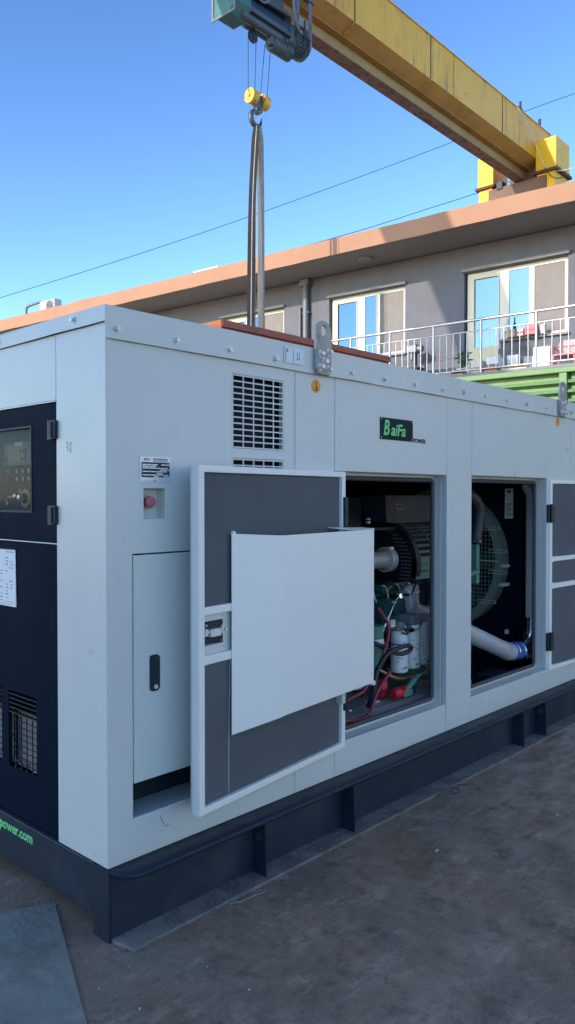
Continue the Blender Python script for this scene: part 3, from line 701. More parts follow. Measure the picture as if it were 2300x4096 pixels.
m = MB(); m.box(2.05, 2.20, .22, .40, .802, .822); m.box(2.19, 2.40, .22, .42, .822, .872); m.lathe([(.03, .80), (.036, .83), (.02, .85)], (2.105, .245, 0), 'z', 16)
m.build('filter_head', CAST, engine, .006)
m = MB(); m.box(2.09, 2.14, .17, .20, .795, .815); m.tube([(2.07, .18, .83), (2.13, .18, .80), (2.22, .19, .80), (2.27, .2, .835)], .007, 6); m.cyl((2.06, .19, .80), (2.06, .16, .80), .014, n=10); m.build('filter_fitting', CHROME, engine)
# green canister, lever
m = MB(); m.lathe([(0, .60), (.035, .60), (.052, .64), (.052, .83), (.058, .83), (.058, .848), (.03, .85), (0, .85)], (1.90, .27, 0), 'z', 28); gc = m.build('separator_canister', TEALL, engine)
m = MB(); m.lathe([(.0525, .752), (.0535, .752), (.0535, .778), (.0525, .778)], (1.90, .27, 0), 'z', 28); m.build('canister_band', WHITE, gc)
m = MB(); m.tube([(2.11, .26, .985), (2.07, .26, .945), (1.955, .24, .845), (1.93, .24, .80)], .0075, 8); m.cyl((2.11, .26, .99), (2.10, .23, .995), .014, n=10); m.cyl((2.155, .25, .995), (2.155, .22, .995), .008, n=8); m.build('lever_rod', CHROME, engine)
m = MB(); m.box(1.99, 2.03, .22, .25, .83, .87); m.cyl((2.0, .22, .97), (2.0, .20, .97), .006, n=8); m.cyl((2.13, .22, 1.03), (2.15, .22, 1.015), .01, n=8); m.build('fitting', ZINC, engine)
# hoses
def hose(nm, pts, r, mt, par=None): return MB().tube(smooth_path(pts, 8), r, 10).build(nm, mt, par or G)
hose('red_coolant_hose', [(1.84, .20, .955), (1.858, .15, .88), (1.850, .14, .81), (1.80, .135, .72), (1.735, .135, .64), (1.705, .14, .585), (1.70, .2, .50)], .0090, REDHOSE)
hose('black_fuel_hose', [(1.70, .16, .46), (1.697, .12, .545), (1.725, .12, .645), (1.80, .12, .715), (1.87, .115, .738), (1.96, .115, .745), (2.02, .12, .738), (2.042, .125, .720), (2.02, .13, .705), (1.955, .135, .702), (1.89, .145, .722), (1.82, .17, .76), (1.75, .22, .80)], .0125, BLACKHOSE)
hose('battery_cable', [(1.875, .16, .625), (1.85, .13, .622), (1.80, .12, .597), (1.735, .118, .55), (1.695, .115, .505), (1.665, .112, .462), (1.62, .11, .432), (1.55, .108, .432), (1.45, .105, .448), (1.38, .10, .46)], .0100, REDHOSE)
hose('battery_cable', [(1.66, .13, .597), (1.60, .12, .562), (1.50, .12, .548), (1.40, .12, .53), (1.30, .13, .52)], .0100, REDHOSE)
m = MB(); m.lathe([(0, -.045), (.022, -.045), (.031, -.03), (.033, .0), (.026, .03), (0, .032)], (1.955, .15, .487), 'x', 20); m.box(1.98, 2.0, .12, .15, .50, .52); m.build('terminal_cap', RED, G)
m = MB(); m.lathe([(0, -.05), (.03, -.045), (.036, 0), (.03, .04), (0, .045)], (1.93, .24, .505), 'z', 20); m.build('terminal_cap', RED, G)
m = MB(); m.tube(smooth_path([(1.98, .15, .482), (2.05, .15, .50), (2.12, .15, .535), (2.17, .15, .552)]), [.012] * 8 + [.016] * 8 + [.012] * 8 + [.009], 8); m.box(2.0, 2.08, .14, .18, .455, .49); m.build('drain_valve', TEALL, G)
m = MB(); m.box(2.02, 2.12, .145, .16, .46, .51); m.tube([(2.10, .15, .50), (2.14, .15, .53)], .012, 6); m.build('valve_body', BLKM, G)
m = MB(); m.prism([(.045, .30), (.06, .345), (.10, .40), (.155, .438), (.22, .4475), (.50, .4475), (.50, .30)], 'x', 1.24, 2.45); tk = m.build('base_tank', mat('tank_top_grey', (.20, .205, .20), .6, 0, .15, 6., .3, 60, stain=((.10, .10, .10), 5., .5, .68, .7)), G, .004)
m = MB(); m.cyl((1.50, .085, .385), (1.50, .06, .392), .010, n=6); m.cyl((1.60, .2, .45), (1.60, .2, .458), .012, n=6); m.cyl((1.50, .085, .40), (1.505, .075, .415), .006, n=6); m.box(1.78, 1.86, .2, .24, .449, .455); m.build('tank_bolt', ZINC, tk)
m = MB(); m.box(1.70, 1.735, .30, .34, .448, .62); m.build('bracket', BLKM, G)

def part_tube(nm, pts, r, mt, par, n=6, seg=8): return MB().tube(smooth_path(pts, n), r, seg).build(nm, mt, par)
COPPER = mat('copper_line', (.45, .25, .13), .35, .6, .1, 10.)
rnd = random.Random(44)
for k in range(6):
    z = .93 - .012 * k; part_tube('wiring_loom', [(1.72, .40 + .01 * k, z - .22), (1.90, .375, z - .05 - .01 * k), (2.05 + .03 * k, .365, z - .03), (2.30, .37 + .008 * k, z + .03), (2.62, .38, z + .01)], .0055, BLACKHOSE, engine)
for k in range(4): part_tube('fuel_line', [(2.06 + k * .12, .47, .99), (2.07 + k * .12, .42, 1.03), (2.09 + k * .13, .41, .98), (2.12 + k * .11, .40, .88 - .02 * k)], .0042, ZINC, engine)
part_tube('oil_line', [(2.42, .30, .56), (2.36, .24, .53), (2.22, .21, .525), (2.05, .22, .54), (1.93, .26, .60)], .009, COPPER, engine)
part_tube('oil_line', [(2.50, .30, .78), (2.54, .27, .70), (2.55, .27, .58), (2.50, .30, .50)], .011, BLACKHOSE, engine)
part_tube('coolant_hose', [(1.62, .46, 1.02), (1.80, .44, 1.03), (1.98, .43, 1.02), (2.06, .43, .95), (2.08, .44, .86)], .022, BLACKHOSE, engine)
part_tube('coolant_hose', [(1.55, .42, .80), (1.72, .38, .78), (1.84, .37, .70), (1.90, .40, .58)], .018, BLACKHOSE, engine)
for k in range(9): MB().cyl((2.16 + .066 * k, .345, .572), (2.16 + .066 * k, .334, .572), .008, n=6).build('block_bolt', ZINC, engine)
for k in range(7): MB().cyl((2.14 + .17 * k, .436, .905), (2.14 + .17 * k, .42, .905), .010, n=6).build('block_bolt', ZINC, engine)
m = MB(); m.lathe([(0, -.07), (.055, -.07), (.07, -.05), (.07, .05), (.055, .07), (0, .07)], (1.98, .42, .70), 'x', 24)
for k in range(10):
    a = 2 * math.pi * k / 10; m.box(1.905, 1.912, .42 + .04 * math.cos(a) - .006, .42 + .04 * math.cos(a) + .006, .70 + .04 * math.sin(a) - .01, .70 + .04 * math.sin(a) + .01)
m.build('starter_motor', BLKM, engine)
m = MB(); m.box(2.08, 2.17, .36, .40, .66, .75); m.box(2.09, 2.16, .352, .36, .67, .74); m.build('control_module', BLKM, engine, .004)
MB().box(2.10, 2.15, .3505, .3515, .69, .72).build('module_label', PAPER, engine)
m = MB(); m.box(1.88, 1.92, .30, .33, .52, .60); m.box(1.80, 2.0, .32, .34, .50, .515); m.build('mount_bracket', ZINC, engine)
part_tube('sensor_cable', [(2.16, .26, 1.03), (2.20, .24, 1.08), (2.27, .25, 1.05), (2.30, .30, .97)], .004, INK, engine)
part_tube('sensor_cable', [(2.56, .24, .97), (2.60, .22, 1.02), (2.62, .25, 1.12), (2.60, .34, 1.22)], .006, INK, engine)
for z in (.60, .66, .72): MB().box(2.045, 2.075, .37, .385, z, z + .02).build('connector', SILVER, engine)
# ---- radiator bay
rad = MB().box(3.70, 4.25, .262, 1.46, .33, 2.0).build('radiator', NAVY, G, .004)
m = MB(); m.box(3.692, 3.6995, .300, .312, .34, 1.98); m.build('radiator_edge', BLKM, rad)
yc, zc = .922, 1.09
m = MB(); m.lathe([(.465, 0), (.527, 0), (.527, .09), (.465, .09)], (3.60, yc, zc), 'x', 72)
fr = m.build('fan_shroud_ring', GUARD, rad)
m = MB(); t = .0018
for k in range(-15, 16):
    d = k * .03; h = math.sqrt(max(0, .466 ** 2 - d * d))
    m.box(3.597, 3.600, yc + d - t, yc + d + t, zc - h, zc + h); m.box(3.600, 3.603, yc - h, yc + h, zc + d - t, zc + d + t)
m.build('fan_guard', GUARD, fr)
m = MB(); m.lathe([(0, 0), (.09, 0), (.10, .05)], (3.63, yc, zc), 'x', 24)
for k in range(8):
    a = math.pi * k / 4; c, s_ = math.cos(a), math.sin(a)
    m.add([(3.64, yc + .09 * c - .03 * s_, zc + .09 * s_ + .03 * c), (3.66, yc + .43 * c - .07 * s_, zc + .43 * s_ + .07 * c), (3.69, yc + .43 * c + .07 * s_, zc + .43 * s_ - .07 * c), (3.67, yc + .09 * c + .03 * s_, zc + .09 * s_ - .03 * c)], [(0, 1, 2, 3)])
fb = m.build('fan_blades', TEAL, rad); fb.modifiers.new('t', 'SOLIDIFY').thickness = .004
m = MB()
for z in (1.335, 1.17, 1.02, .80):
    dy = math.sqrt(.51 ** 2 - (z - zc) ** 2); y = yc - dy
    m.tube(smooth_path([(3.597, y + .09, z), (3.597, y - .035, z), (3.60, y - .052, z - .008), (3.597, y - .035, z - .02), (3.597, y + .09, z - .02)]), .0035, 6)
m.box(3.592, 3.597, yc - .50, yc - .02, 1.083, 1.093)
m.build('guard_clip', ZINC, fr)
lb = MB().box(3.697, 3.699, .368, .432, 1.395, 1.612).build('radiator_label', PAPER, rad)
m = MB()
m.add([(3.6955, .418, 1.60), (3.6955, .404, 1.575), (3.6955, .398, 1.588), (3.6955, .393, 1.575), (3.6955, .380, 1.60), (3.6955, .398, 1.597)], [(0, 1, 2, 5), (5, 2, 3, 4)])
m.box(3.6955, 3.6965, .372, .428, 1.497, 1.503); rnd = random.Random(2)
for k in range(9):
    z = 1.488 - k * .0095; m.box(3.6955, 3.6965, .375 + rnd.uniform(0, .015), .424, z, z + .003)
m.build('label_print', INK, lb)
# pipes of the radiator bay
m = MB(); m.tube([(2.30, .30, .885), (2.73, .185, .715), (3.20, .162, .535)], .056, 24); m.tube(smooth_path([(3.16, .163, .552), (3.21, .162, .530), (3.27, .16, .522)]), .058, 24); m.build('coolant_pipe', ALU, G)
m = MB(); m.tube([(3.262, .16, .522), (3.385, .16, .512)], .061, 24); bl = m.build('blue_hose_joint', BLUE, G)
m = MB(); m.ring((3.285, .16, .520), .062, .004, 'x', 24, 6); m.ring((3.365, .16, .514), .062, .005, 'x', 24, 6); m.box(3.36, 3.42, .09, .11, .47, .50); m.build('hose_clamp', CHROME, bl)
m = MB(); m.tube(smooth_path([(3.375, .16, .513), (3.44, .16, .515), (3.515, .16, .545), (3.555, .155, .61), (3.56, .15, .72)], 8), [.056] * 16 + [.050] * 17, 24); m.build('elbow_pipe', CHROME, G)
m = MB(); m.tube([(3.56, .15, .70), (3.56, .15, 1.56), (3.56, .19, 1.64)], .046, 24)
vp = m.build('riser_pipe', mat('galvanised_pipe', (.88, .88, .88), .35, .12, .06, 3., .1, 80), G)
m = MB()
for z in (1.33, 1.27, .99, .62): m.box(3.50, 3.535, .095, .115, z - .012, z + .012)
m.build('pipe_bracket', WHITE, vp)
for q in ((3.44, 3.52, .30, .34, .93, .95), (3.46, 3.52, .30, .34, 1.06, 1.08), (3.45, 3.47, .28, .30, .60, .63)): MB().box(*q).build('pipe_clip', ZINC, G)
hose('radiator_hose', [(2.75, .40, 1.62), (2.95, .37, 1.585), (3.08, .34, 1.545), (3.14, .33, 1.46), (3.12, .33, 1.36), (3.08, .33, 1.24)], .042, BLACKHOSE)
m = MB(); m.ring((3.09, .33, 1.26), .045, .006, 'z', 20, 6); m.box(3.04, 3.07, .28, .30, 1.25, 1.28); m.build('hose_clamp', CHROME, G)
m = MB(); m.box(3.06, 3.10, .30, .34, .98, 1.24); m.tube(smooth_path([(2.66, .30, 1.005), (2.8, .30, 1.02), (2.95, .30, 1.045), (3.07, .30, 1.06)]), .019, 12); m.box(2.5, 3.05, .40, .43, 1.04, 1.18); m.build('thermostat_pipe', TEALL, engine, .003)
m = MB(); m.prism([(2.6, .60), (2.6, 1.03), (2.78, 1.0), (2.90, .955), (2.96, .92), (2.96, .60)], 'y', .285, .44); m.build('belt_guard', mat('guard_grey', (.07, .075, .08), .5, 0, .15, 5., .2, 80), engine, .01)
m = MB(); m.tube([(2.78, .281, .99), (2.80, .281, .945), (2.97, .281, .94)], .004, 6); m.tube([(2.80, .281, .945), (2.80, .281, .62)], .003, 6); m.build('guard_fold', CAST, engine)
m = MB(); m.lathe([(0, .30), (.05, .30), (.06, .36), (.04, .47), (0, .50)], (2.66, .16, 0), 'z', 20); m.build('drain_filter', TEALL, G)
m = MB(); m.box(2.95, 3.2, .14, .24, .40, .41); m.box(2.5, 4.2, .10, .9, .295, .31); m.build('bay_floor', BLKM, G)

# ================================================================= GROUND
def struct(o, nm=None): o['kind'] = 'structure'; return o
struct(MB().add([(-300, -300, 0), (300, -300, 0), (300, 300, 0), (-300, 300, 0)], [(0, 1, 2, 3)]).build('ground', GROUND))
m = MB(); A = Vector((.004, .36)); e1 = Vector((-.40, -.917)); e2 = Vector((-.887, .46))
B_ = A + e1 * 2.3; C_ = B_ + e2 * 1.3; D_ = A + e2 * 1.3
m.prism([(A.x, A.y), (D_.x, D_.y), (C_.x, C_.y), (B_.x, B_.y)], 'z', .0005, .007)
tag(m.build('ground_plate', PLATE, None, .0015), 'grey-green weathered flat plate lying on the yard at the machine\'s left corner', 'ground plate')
# litter
def scrap(x, y, s_, seed, label, cat='paper scrap', mt=SCRAPM):
    rnd = random.Random(seed); n = 7; m = MB(); pts = []
    for k in range(n):
        a = 2 * math.pi * k / n; r = s_ * rnd.uniform(.25, .7); pts.append((x + r * math.cos(a) * 1.5, y + r * math.sin(a), .002 + rnd.uniform(0, s_ * .55)))
    m.add(pts + [(x, y, .002 + s_ * .8)], [(k, (k + 1) % n, n) for k in range(n)] + [tuple(range(n))[::-1]])
    o = m.build('paper_scrap', mt); tag(o, label, cat, 'white scraps scattered on the dark yard'); return o
for i, (x, y, s_, lb) in enumerate([
        (1.376, -.465, .016, 'largest white paper scrap on the yard, below the middle of the skid'),
        (2.108, -.682, .014, 'white scrap at the far right edge of the yard'),
        (.145, -.554, .007, 'tiny white scrap low in the picture, level with the skid corner'),
        (.135, -.366, .006, 'white speck near the front corner of the skid flange'),
        (2.838, -.333, .013, 'flat white scrap in the pale patch at the right'),
        (.589, -.471, .006, 'small white speck below the second skid gusset'),
        (-.04, -.178, .006, 'white speck beside the ground plate edge'),
        (-.145, -.379, .009, 'white scrap in the bottom left corner beyond the ground plate'),
        (-.175, -.206, .008, 'white crumb just right of the ground plate edge'),
        (1.515, -.541, .006, 'small white speck right of the largest scrap')]):
    scrap(x, y, s_, i + 20, lb)
tag(MB().tube(smooth_path([(.455, -.128, .004), (.50, -.150, .006), (.527, -.150, .005), (.57, -.158, .007), (.59, -.166, .008), (.615, -.160, .006)]), .0013, 5).build('string_piece', SCRAPM),
    'thin white string lying along the dusty skid flange', 'string')
tag(MB().tube(smooth_path([(1.93, -.115, .004), (2.02, -.128, .018), (2.08, -.15, .006), (2.04, -.175, .004), (1.98, -.165, .01), (2.07, -.135, .02), (2.18, -.165, .008)]), .002, 5).build('wire_piece', INK),
    'bent dark wire lying on the ground by the skid', 'wire')
# dirt crumbs gathered on the skid flange
m = MB(); rnd = random.Random(31)
for k in range(900):
    cx = rnd.choice([.69, .69, 1.25, 1.9, 2.9]); x = cx - abs(rnd.gauss(0, .16)); y = rnd.uniform(-.10, .03); 
    if x < .05: continue
    s_ = abs(rnd.gauss(0, .0022)) + .0008; z = .0126
    m.add([(x - s_, y, z), (x, y - s_, z), (x + s_, y, z), (x, y + s_, z), (x, y, z + s_ * 1.2)], [(0, 1, 4), (1, 2, 4), (2, 3, 4), (3, 0, 4)])
tag(m.build('dirt_crumbs', mat('dirt_crumb', (.13, .12, .10), .9, 0, .4, 30.)), 'loose dirt crumbs gathered on the skid flange', 'dirt', kind='stuff')

# ================================================================= frames for the yard: origin at the viewer's foot
CX, CY = -1.552, -2.3006
BA = R(5.3); BF = Matrix.Translation((CX, CY, 0)) @ Matrix.Rotation(BA - R(90), 4, 'Z')      # local: s (right along the wall), depth, z
CF = Matrix.Translation((CX, CY, 0)) @ Matrix.Rotation(R(1.3), 4, 'Z')                        # crane: u (along the beam), w (left), z
def thing(name, frame, base, label, cat, group=None):
    return empty(name, frame @ Matrix.Translation(base), label, cat, group)
def mb(base): return MB(Matrix.Translation([-b for b in base]))

# ---------------------------------------------------------------- office building
bb = (-10, 16.51, 0)
BL = thing('office_building', BF, bb, 'long grey two-storey building with a peach roof edge and tall windows behind the machine', 'building')
wins = [(-26.1, -23.85), (-22.45, -20.2), (-18.78, -16.55), (-15.10, -12.88), (-11.42, -9.23), (-7.72, -5.40), (-4.0, -1.75)]
holes = [(a, b, 4.99, 6.58) for a, b in wins] + [(a, a + .86, 4.08, 4.99) for a, b in wins] + [(a, b, 1.0, 2.9) for a, b in wins]
mb(bb).sheet('y', (-40, 8), (0, 7.17), 16.51, 16.75, holes=holes).build('wall', WALLG, BL)
m = mb(bb); m.box(-40, 8, 24.5, 24.7, 0, 7.17); m.box(-40, -39.8, 16.75, 24.5, 0, 7.17); m.box(7.8, 8, 16.75, 24.5, 0, 7.17); m.box(-39.8, 7.8, 16.76, 24.5, 3.9, 4.0); m.build('rear_wall', WALLG, BL)
rf = mb(bb); rf.box(-41, 9, 15.17, 25.5, 7.185, 7.50); rf = rf.build('roof_slab', SOFFIT, BL)
# fascia: slightly irregular rendered band
m = mb(bb); n = 90; rnd = random.Random(8); top = []; vs = []
for i in range(n + 1):
    s_ = -41 + 50 * i / n; zt = 7.545 + rnd.uniform(-.008, .008); zb = 7.172 + rnd.uniform(-.012, .004)
    vs += [(s_, 15.14, zb), (s_, 15.14 + rnd.uniform(-.004, .004), zt), (s_, 15.36, zt), (s_, 15.168, zb)]
fs = []
for i in range(n):
    a = 4 * i; fs += [(a, a + 4, a + 5, a + 1), (a + 1, a + 5, a + 6, a + 2), (a + 3, a, a + 4, a + 7)] if False else [(a, a + 4, a + 5, a + 1), (a + 1, a + 5, a + 6, a + 2), (a, a + 3, a + 7, a + 4), (a + 2, a + 6, a + 7, a + 3)]
m.add(vs, fs); m.build('fascia', PEACH, BL)
mb(bb).box(-14.9, -14.0, 15.15, 15.5, 7.548, 7.585).build('flashing', WHITE, BL)
for wi, (a, b) in enumerate(wins):
    z1 = 6.58; zt = 6.50; F0, F1 = 16.60, 16.68
    c1 = a + .86; c0 = c1 + .16; c2 = b - .80
    fr_ = mb(bb)
    frw = 'CREAM'
    # frame and mullions
    fr_.box(a + .04, b - .0, F0, F1, zt, z1 - .0)                      # head
    fr_.box(a + .04, a + .15, F0, F1, 4.09, zt); fr_.box(c1 - .06, c0, F0, F1, 4.998, zt); fr_.box(c1 - .06, c1 - .0, F0, F1, 4.09, 4.998); fr_.box(c2 - .06, c2 + .06, F0, F1, 4.995, zt); fr_.box(b - .09, b, F0, F1, 4.995, zt)
    fr_.box(c0, b, F0 - .01, F1, 4.995, 5.06)
    fo = fr_.build('window', UPVC, BL, .006)
    # door leaf
    dm = mb(bb); d0, d1 = a + .15, c1
    dm.box(d0, d0 + .06, F0 - .02, F1, 4.1, zt); dm.box(d1 - .06 - .02, d1 - .06, F0 - .02, F1, 4.1, zt); dm.box(d0 + .06, d1 - .08, F0 - .02, F1, zt - .07, zt); dm.box(d0 + .06, d1 - .08, F0 - .015, F1, 4.1, 4.90)
    dlf = dm.build('door_leaf', CREAM, fo, .005)
    mb(bb).box(d1 - .075, d1 - .062 + .03, F0 - .05, F0 - .021, 5.03, 5.12).box(d1 - .16, d1 - .06, F0 - .06, F0 - .045, 5.06, 5.08).build('door_handle', WHITE, dlf) if False else None
    m = mb(bb); m.box(d0 + .055, d1 - .075, F0 + .02, F0 + .03, 4.89, zt - .06); m.build('pane', GLASSW, fo)
    m = mb(bb); m.box(c0 - .005, c2 - .055, F0 + .02, F0 + .03, 5.055, zt); m.build('pane', GLASSW, fo)
    m = mb(bb); m.box(c2 + .055, b - .085, F0 + .02, F0 + .03, 5.055, zt); m.build('blind', BLIND, fo)
    m = mb(bb); m.box(a + .0, b, 16.70, 16.74, 1.0, 2.9) ; m.build('ground_floor_glazing', GLASSW, fo)
    m = mb(bb); n_ = 10; m.add([(d0 + .03 + .02 * k, 16.72 + .015 * (k % 2), z) for k in range(n_) for z in (4.2, 6.45)], [(2 * k, 2 * k + 2, 2 * k + 3, 2 * k + 1) for k in range(n_ - 1)]); m.build('curtain', BLIND, fo)
    mb(bb).box(a - .03, b + .05, 16.42, 16.508, 6.60, 6.66).build('lintel_drip', SLAB, BL)
    mb(bb).box(a + .86, b + .05, 16.44, 16.51, 4.94, 4.985).build('window_sill', SLAB, BL)
# broken band of dark tiles along the upper floor
m = mb(bb); rnd = random.Random(4)
for z0, z1, dd in ((4.70, 4.80, .30), (4.42, 4.47, .42)):
    s_ = -30.
    while s_ < 4:
        if not any(a - .05 < s_ + dd / 2 < a + .92 for a, b in wins): m.box(s_, s_ + dd - .03, 16.500, 16.509, z0, z1)
        s_ += dd
m.build('tile_band', TILE, BL)
# drainpipe with hopper
m = mb(bb); m.tube([(-12.08, 16.40, .1), (-12.08, 16.40, 7.0)], .075, 16); m.tube([(-12.30, 16.45, .1), (-12.30, 16.45, 6.5)], .035, 10)
m.box(-12.22, -11.95, 16.30, 16.50, 7.0, 7.165)
for z in (5.2, 6.3): m.box(-12.18, -11.98, 16.38, 16.51, z, z + .04)
m.build('drainpipe', PIPEG, BL)
MB(Matrix.Translation([-b for b in bb])).lathe([(0, 7.12), (.17, 7.12), (.20, 7.135), (.20, 7.184)], (-9.92, 15.85, 0), 'z', 32).build('soffit_lamp', SOFFIT, BL)
# balcony
m = mb(bb); m.box(-28, 6, 14.86, 16.505, 3.86, 4.055); m.build('balcony_slab', SLAB, BL)
for s_ in (-20, -14, -8, -2, 4): mb(bb).box(s_ - .12, s_ + .12, 14.95, 15.19, 0, 3.858).build('balcony_column', SLAB, BL)

# ---------------------------------------------------------------- railing
rb = (-8, 14.95, 4.055)
RL = thing('balcony_railing', BF, rb, 'shiny stainless steel railing with thin uprights along the upper balcony', 'railing')
mb(rb).tube([(-13.5, 14.95, 5.145), (4, 14.95, 5.125)], .030, 12).build('handrail', RAIL, RL)
mb(rb).tube([(-13.5, 14.95, 4.925), (4, 14.95, 4.905)], .014, 10).build('mid_rail', RAIL, RL)
mb(rb).tube([(-13.5, 14.95, 4.14), (4, 14.95, 4.13)], .016, 10).build('bottom_rail', RAIL, RL)
posts = [-13.0 + 1.085 * k for k in range(0, 4)] + [-8.73, -7.68, -6.62, -5.49, -4.40, -3.3, -2.2, -1.1, 0., 1.1]
for s_ in posts: mb(rb).tube([(s_, 14.95, 4.055), (s_, 14.95, 5.12)], .026, 12).build('post', RAIL, RL)
P_ = sorted(posts)
for a, b in zip(P_, P_[1:]):
    k = 7
    for j in range(1, k):
        if a > -11 and a < -1.5: mb(rb).tube([(a + (b - a) * j / k + .008 * math.sin(j * 9.1 + a * 7), 14.95, 4.135), (a + (b - a) * j / k, 14.95, 4.915)], .0095, 8).build('baluster', RAIL, RL)

# ---------------------------------------------------------------- things on the balcony
def onb(name, s_, d, z, label, cat, group=None): return thing(name, BF, (s_, d, z), label, cat, group)
def boxthing(name, s0, s1, d0, d1, z0, h, mt, label, cat, group=None, band=None):
    e = MB(Matrix.Translation(BF @ Vector(((s0 + s1) / 2, (d0 + d1) / 2, z0))) @ Matrix.Rotation(BA - R(90), 4, 'Z'))
    w, d = (s1 - s0) / 2, (d1 - d0) / 2
    root = onb(name, (s0 + s1) / 2, (d0 + d1) / 2, z0, label, cat, group)
    b = MB(); b.box(-w, w, -d, d, 0, h); b.build('carton' if mt in (CARD, WHITE) else 'body', mt, root, .008)
    if band: MB().box(-w * .98, w * .98, -d - .004, -d - .0005, h * .35, h * .6).build('print_band', band, root)
    MB().box(-w - .004, w + .004, -.02, .02, h + .0005, h + .003).build('tape', PAPER, root)
    return root
def pot(name, s_, d, z, r, h, mt, label, cat='pot', plant=0, seed=1):
    root = onb(name, s_, d, z, label, cat)
    MB().lathe([(0, 0), (r * .75, 0), (r, h), (r * 1.06, h), (r * 1.06, h * .9), (r * .9, h * .9), (0, h * .88)], (0, 0, 0), 'z', 20).build('pot', mt, root)
    if plant:
        m = MB(); rnd = random.Random(seed); st = MB()
        for k in range(26):
            a = rnd.uniform(0, 6.28); t = rnd.uniform(.3, 1); L_ = plant * t; c, s2 = math.cos(a), math.sin(a); rr = rnd.uniform(.02, .13)
            tip = Vector((c * rr * 1.6, s2 * rr * 1.6, h + L_)); base = Vector((c * .02, s2 * .02, h * .9))
            st.tube([base, (base + tip) / 2 + Vector((0, 0, .03)), tip], .004, 4)
            for q in range(3):
                o = tip + Vector((rnd.uniform(-.04, .04), rnd.uniform(-.04, .04), rnd.uniform(-.08, .03))); e1_ = Vector((rnd.uniform(-1, 1), rnd.uniform(-1, 1), rnd.uniform(-.6, .8))).normalized() * .05; e2_ = e1_.cross(Vector((rnd.uniform(-1, 1), rnd.uniform(-1, 1), 1))).normalized() * .022
                m.add([o - e1_, o + e2_, o + e1_, o - e2_], [(0, 1, 2, 3)])
        st.build('stem', LEAF, root); m.build('foliage', LEAF, root)
    return root
FZ = 4.057
pot('potted_plant', -7.40, 15.75, FZ, .13, .26, WHITE, 'leafy plant in a white pot beside the cream balcony door', 'plant', .38, 2)
pot('bucket', -7.12, 15.5, FZ, .10, .24, TANKW, 'pale narrow bucket standing right of the potted plant', 'bucket')
boxthing('carton_box', -6.98, -6.72, 15.25, 15.55, FZ, .30, UPVC, 'yellowish printed carton low behind the railing, left of the tall cartons', 'box', 'cartons behind the railing', CARD)
boxthing('carton_box', -6.66, -6.40, 15.3, 15.6, FZ, .36, WHITE, 'taller white carton in front of the cream balcony door', 'box', 'cartons behind the railing', BLIND)
boxthing('carton_box', -6.36, -6.12, 15.65, 15.95, FZ, .42, WHITE, 'white carton standing against the wall under the middle window', 'box', 'cartons behind the railing')
boxthing('carton_box', -6.05, -5.88, 15.75, 15.95, FZ, .38, PIPEG, 'small grey carton between two white cartons below the window', 'box', 'cartons behind the railing', INKG)
boxthing('carton_box', -5.82, -5.42, 15.6, 15.95, FZ, .34, WHITE, 'lower carton of the white stack near the pink chair', 'box', 'cartons behind the railing')
boxthing('carton_box', -5.80, -5.45, 15.62, 15.92, FZ + .345, .17, WHITE, 'upper carton of the white stack near the pink chair', 'box', 'cartons behind the railing')
boxthing('carton_box', -7.30, -7.04, 15.0, 15.2, FZ, .13, CARD, 'flat brown carton on the balcony edge under the potted plant', 'box', 'cartons behind the railing', INK)
boxthing('carton_box', -6.60, -6.30, 15.0, 15.2, FZ, .12, CARD, 'flat orange-brown carton on the balcony edge before the tall cartons', 'box', 'cartons behind the railing', RED)
boxthing('carton_box', -6.18, -5.70, 15.0, 15.2, FZ, .11, UPVC, 'long low cream carton on the balcony edge', 'box', 'cartons behind the railing', CARD)
# sill goods
boxthing('storage_box', -6.60, -6.44, 16.3, 16.46, 4.987, .16, CARD, 'brown box first on the window sill, left of the striped box', 'box', 'boxes on the window sill')
boxthing('storage_box', -6.41, -6.27, 16.3, 16.46, 4.987, .15, UPVC, 'cream box with red stripe on the window sill', 'box', 'boxes on the window sill', RED)
boxthing('storage_box', -6.23, -5.98, 16.28, 16.46, 4.987, .21, PINK, 'large red box on the window sill', 'box', 'boxes on the window sill', RED)
pot('jar', -6.75, 16.38, 4.987, .06, .16, WHITE, 'small white jar at the left end of the window sill', 'jar')
pot('jar', -5.87, 16.38, 4.987, .07, .18, TANKW, 'grey-white jar right of the red box on the window sill', 'jar')
def bottle(s_, label):
    root = onb('bottle', s_, 16.42, 5.2 - .213, label, 'bottle')
    MB().lathe([(0, 0), (.035, 0), (.035, .36), (.014, .43), (.014, .50), (0, .50)], (0, 0, 0), 'z', 14).build('glass_body', TANKW, root)
    MB().lathe([(.016, .50), (.016, .53), (0, .53)], (0, 0, 0), 'z', 12).build('cap', WHITE, root)
bottle(-6.66, 'tall clear bottle left of the red box in the window')
# pink chair
root = onb('plastic_chair', -5.12, 15.6, FZ, 'pink plastic armchair on the balcony by the right end of the railing', 'chair')
MB().box(-.22, .22, -.2, .2, .26, .29).build('seat', PINKP, root, .01)
m = MB(); m.prism([(-.24, .26), (.24, .26), (.22, .56), (.12, .62), (-.12, .62), (-.22, .56)], 'y', .2, .225); m.build('backrest', PINKP, root, .01)
for sx in (-1, 1):
    MB().tube(smooth_path([(sx * .25, -.19, 0), (sx * .25, -.17, .42), (sx * .25, 0, .45), (sx * .24, .21, .44)]), .02, 8).build('armrest', PINKP, root)
    for sy in (-1, 1): MB().tube([(sx * .2, sy * .17, .27), (sx * .23, sy * .2, 0)], .018, 8).build('leg', PINKP, root)
m = MB(); m.box(-.08, .08, -.02, .0, .0, .2)
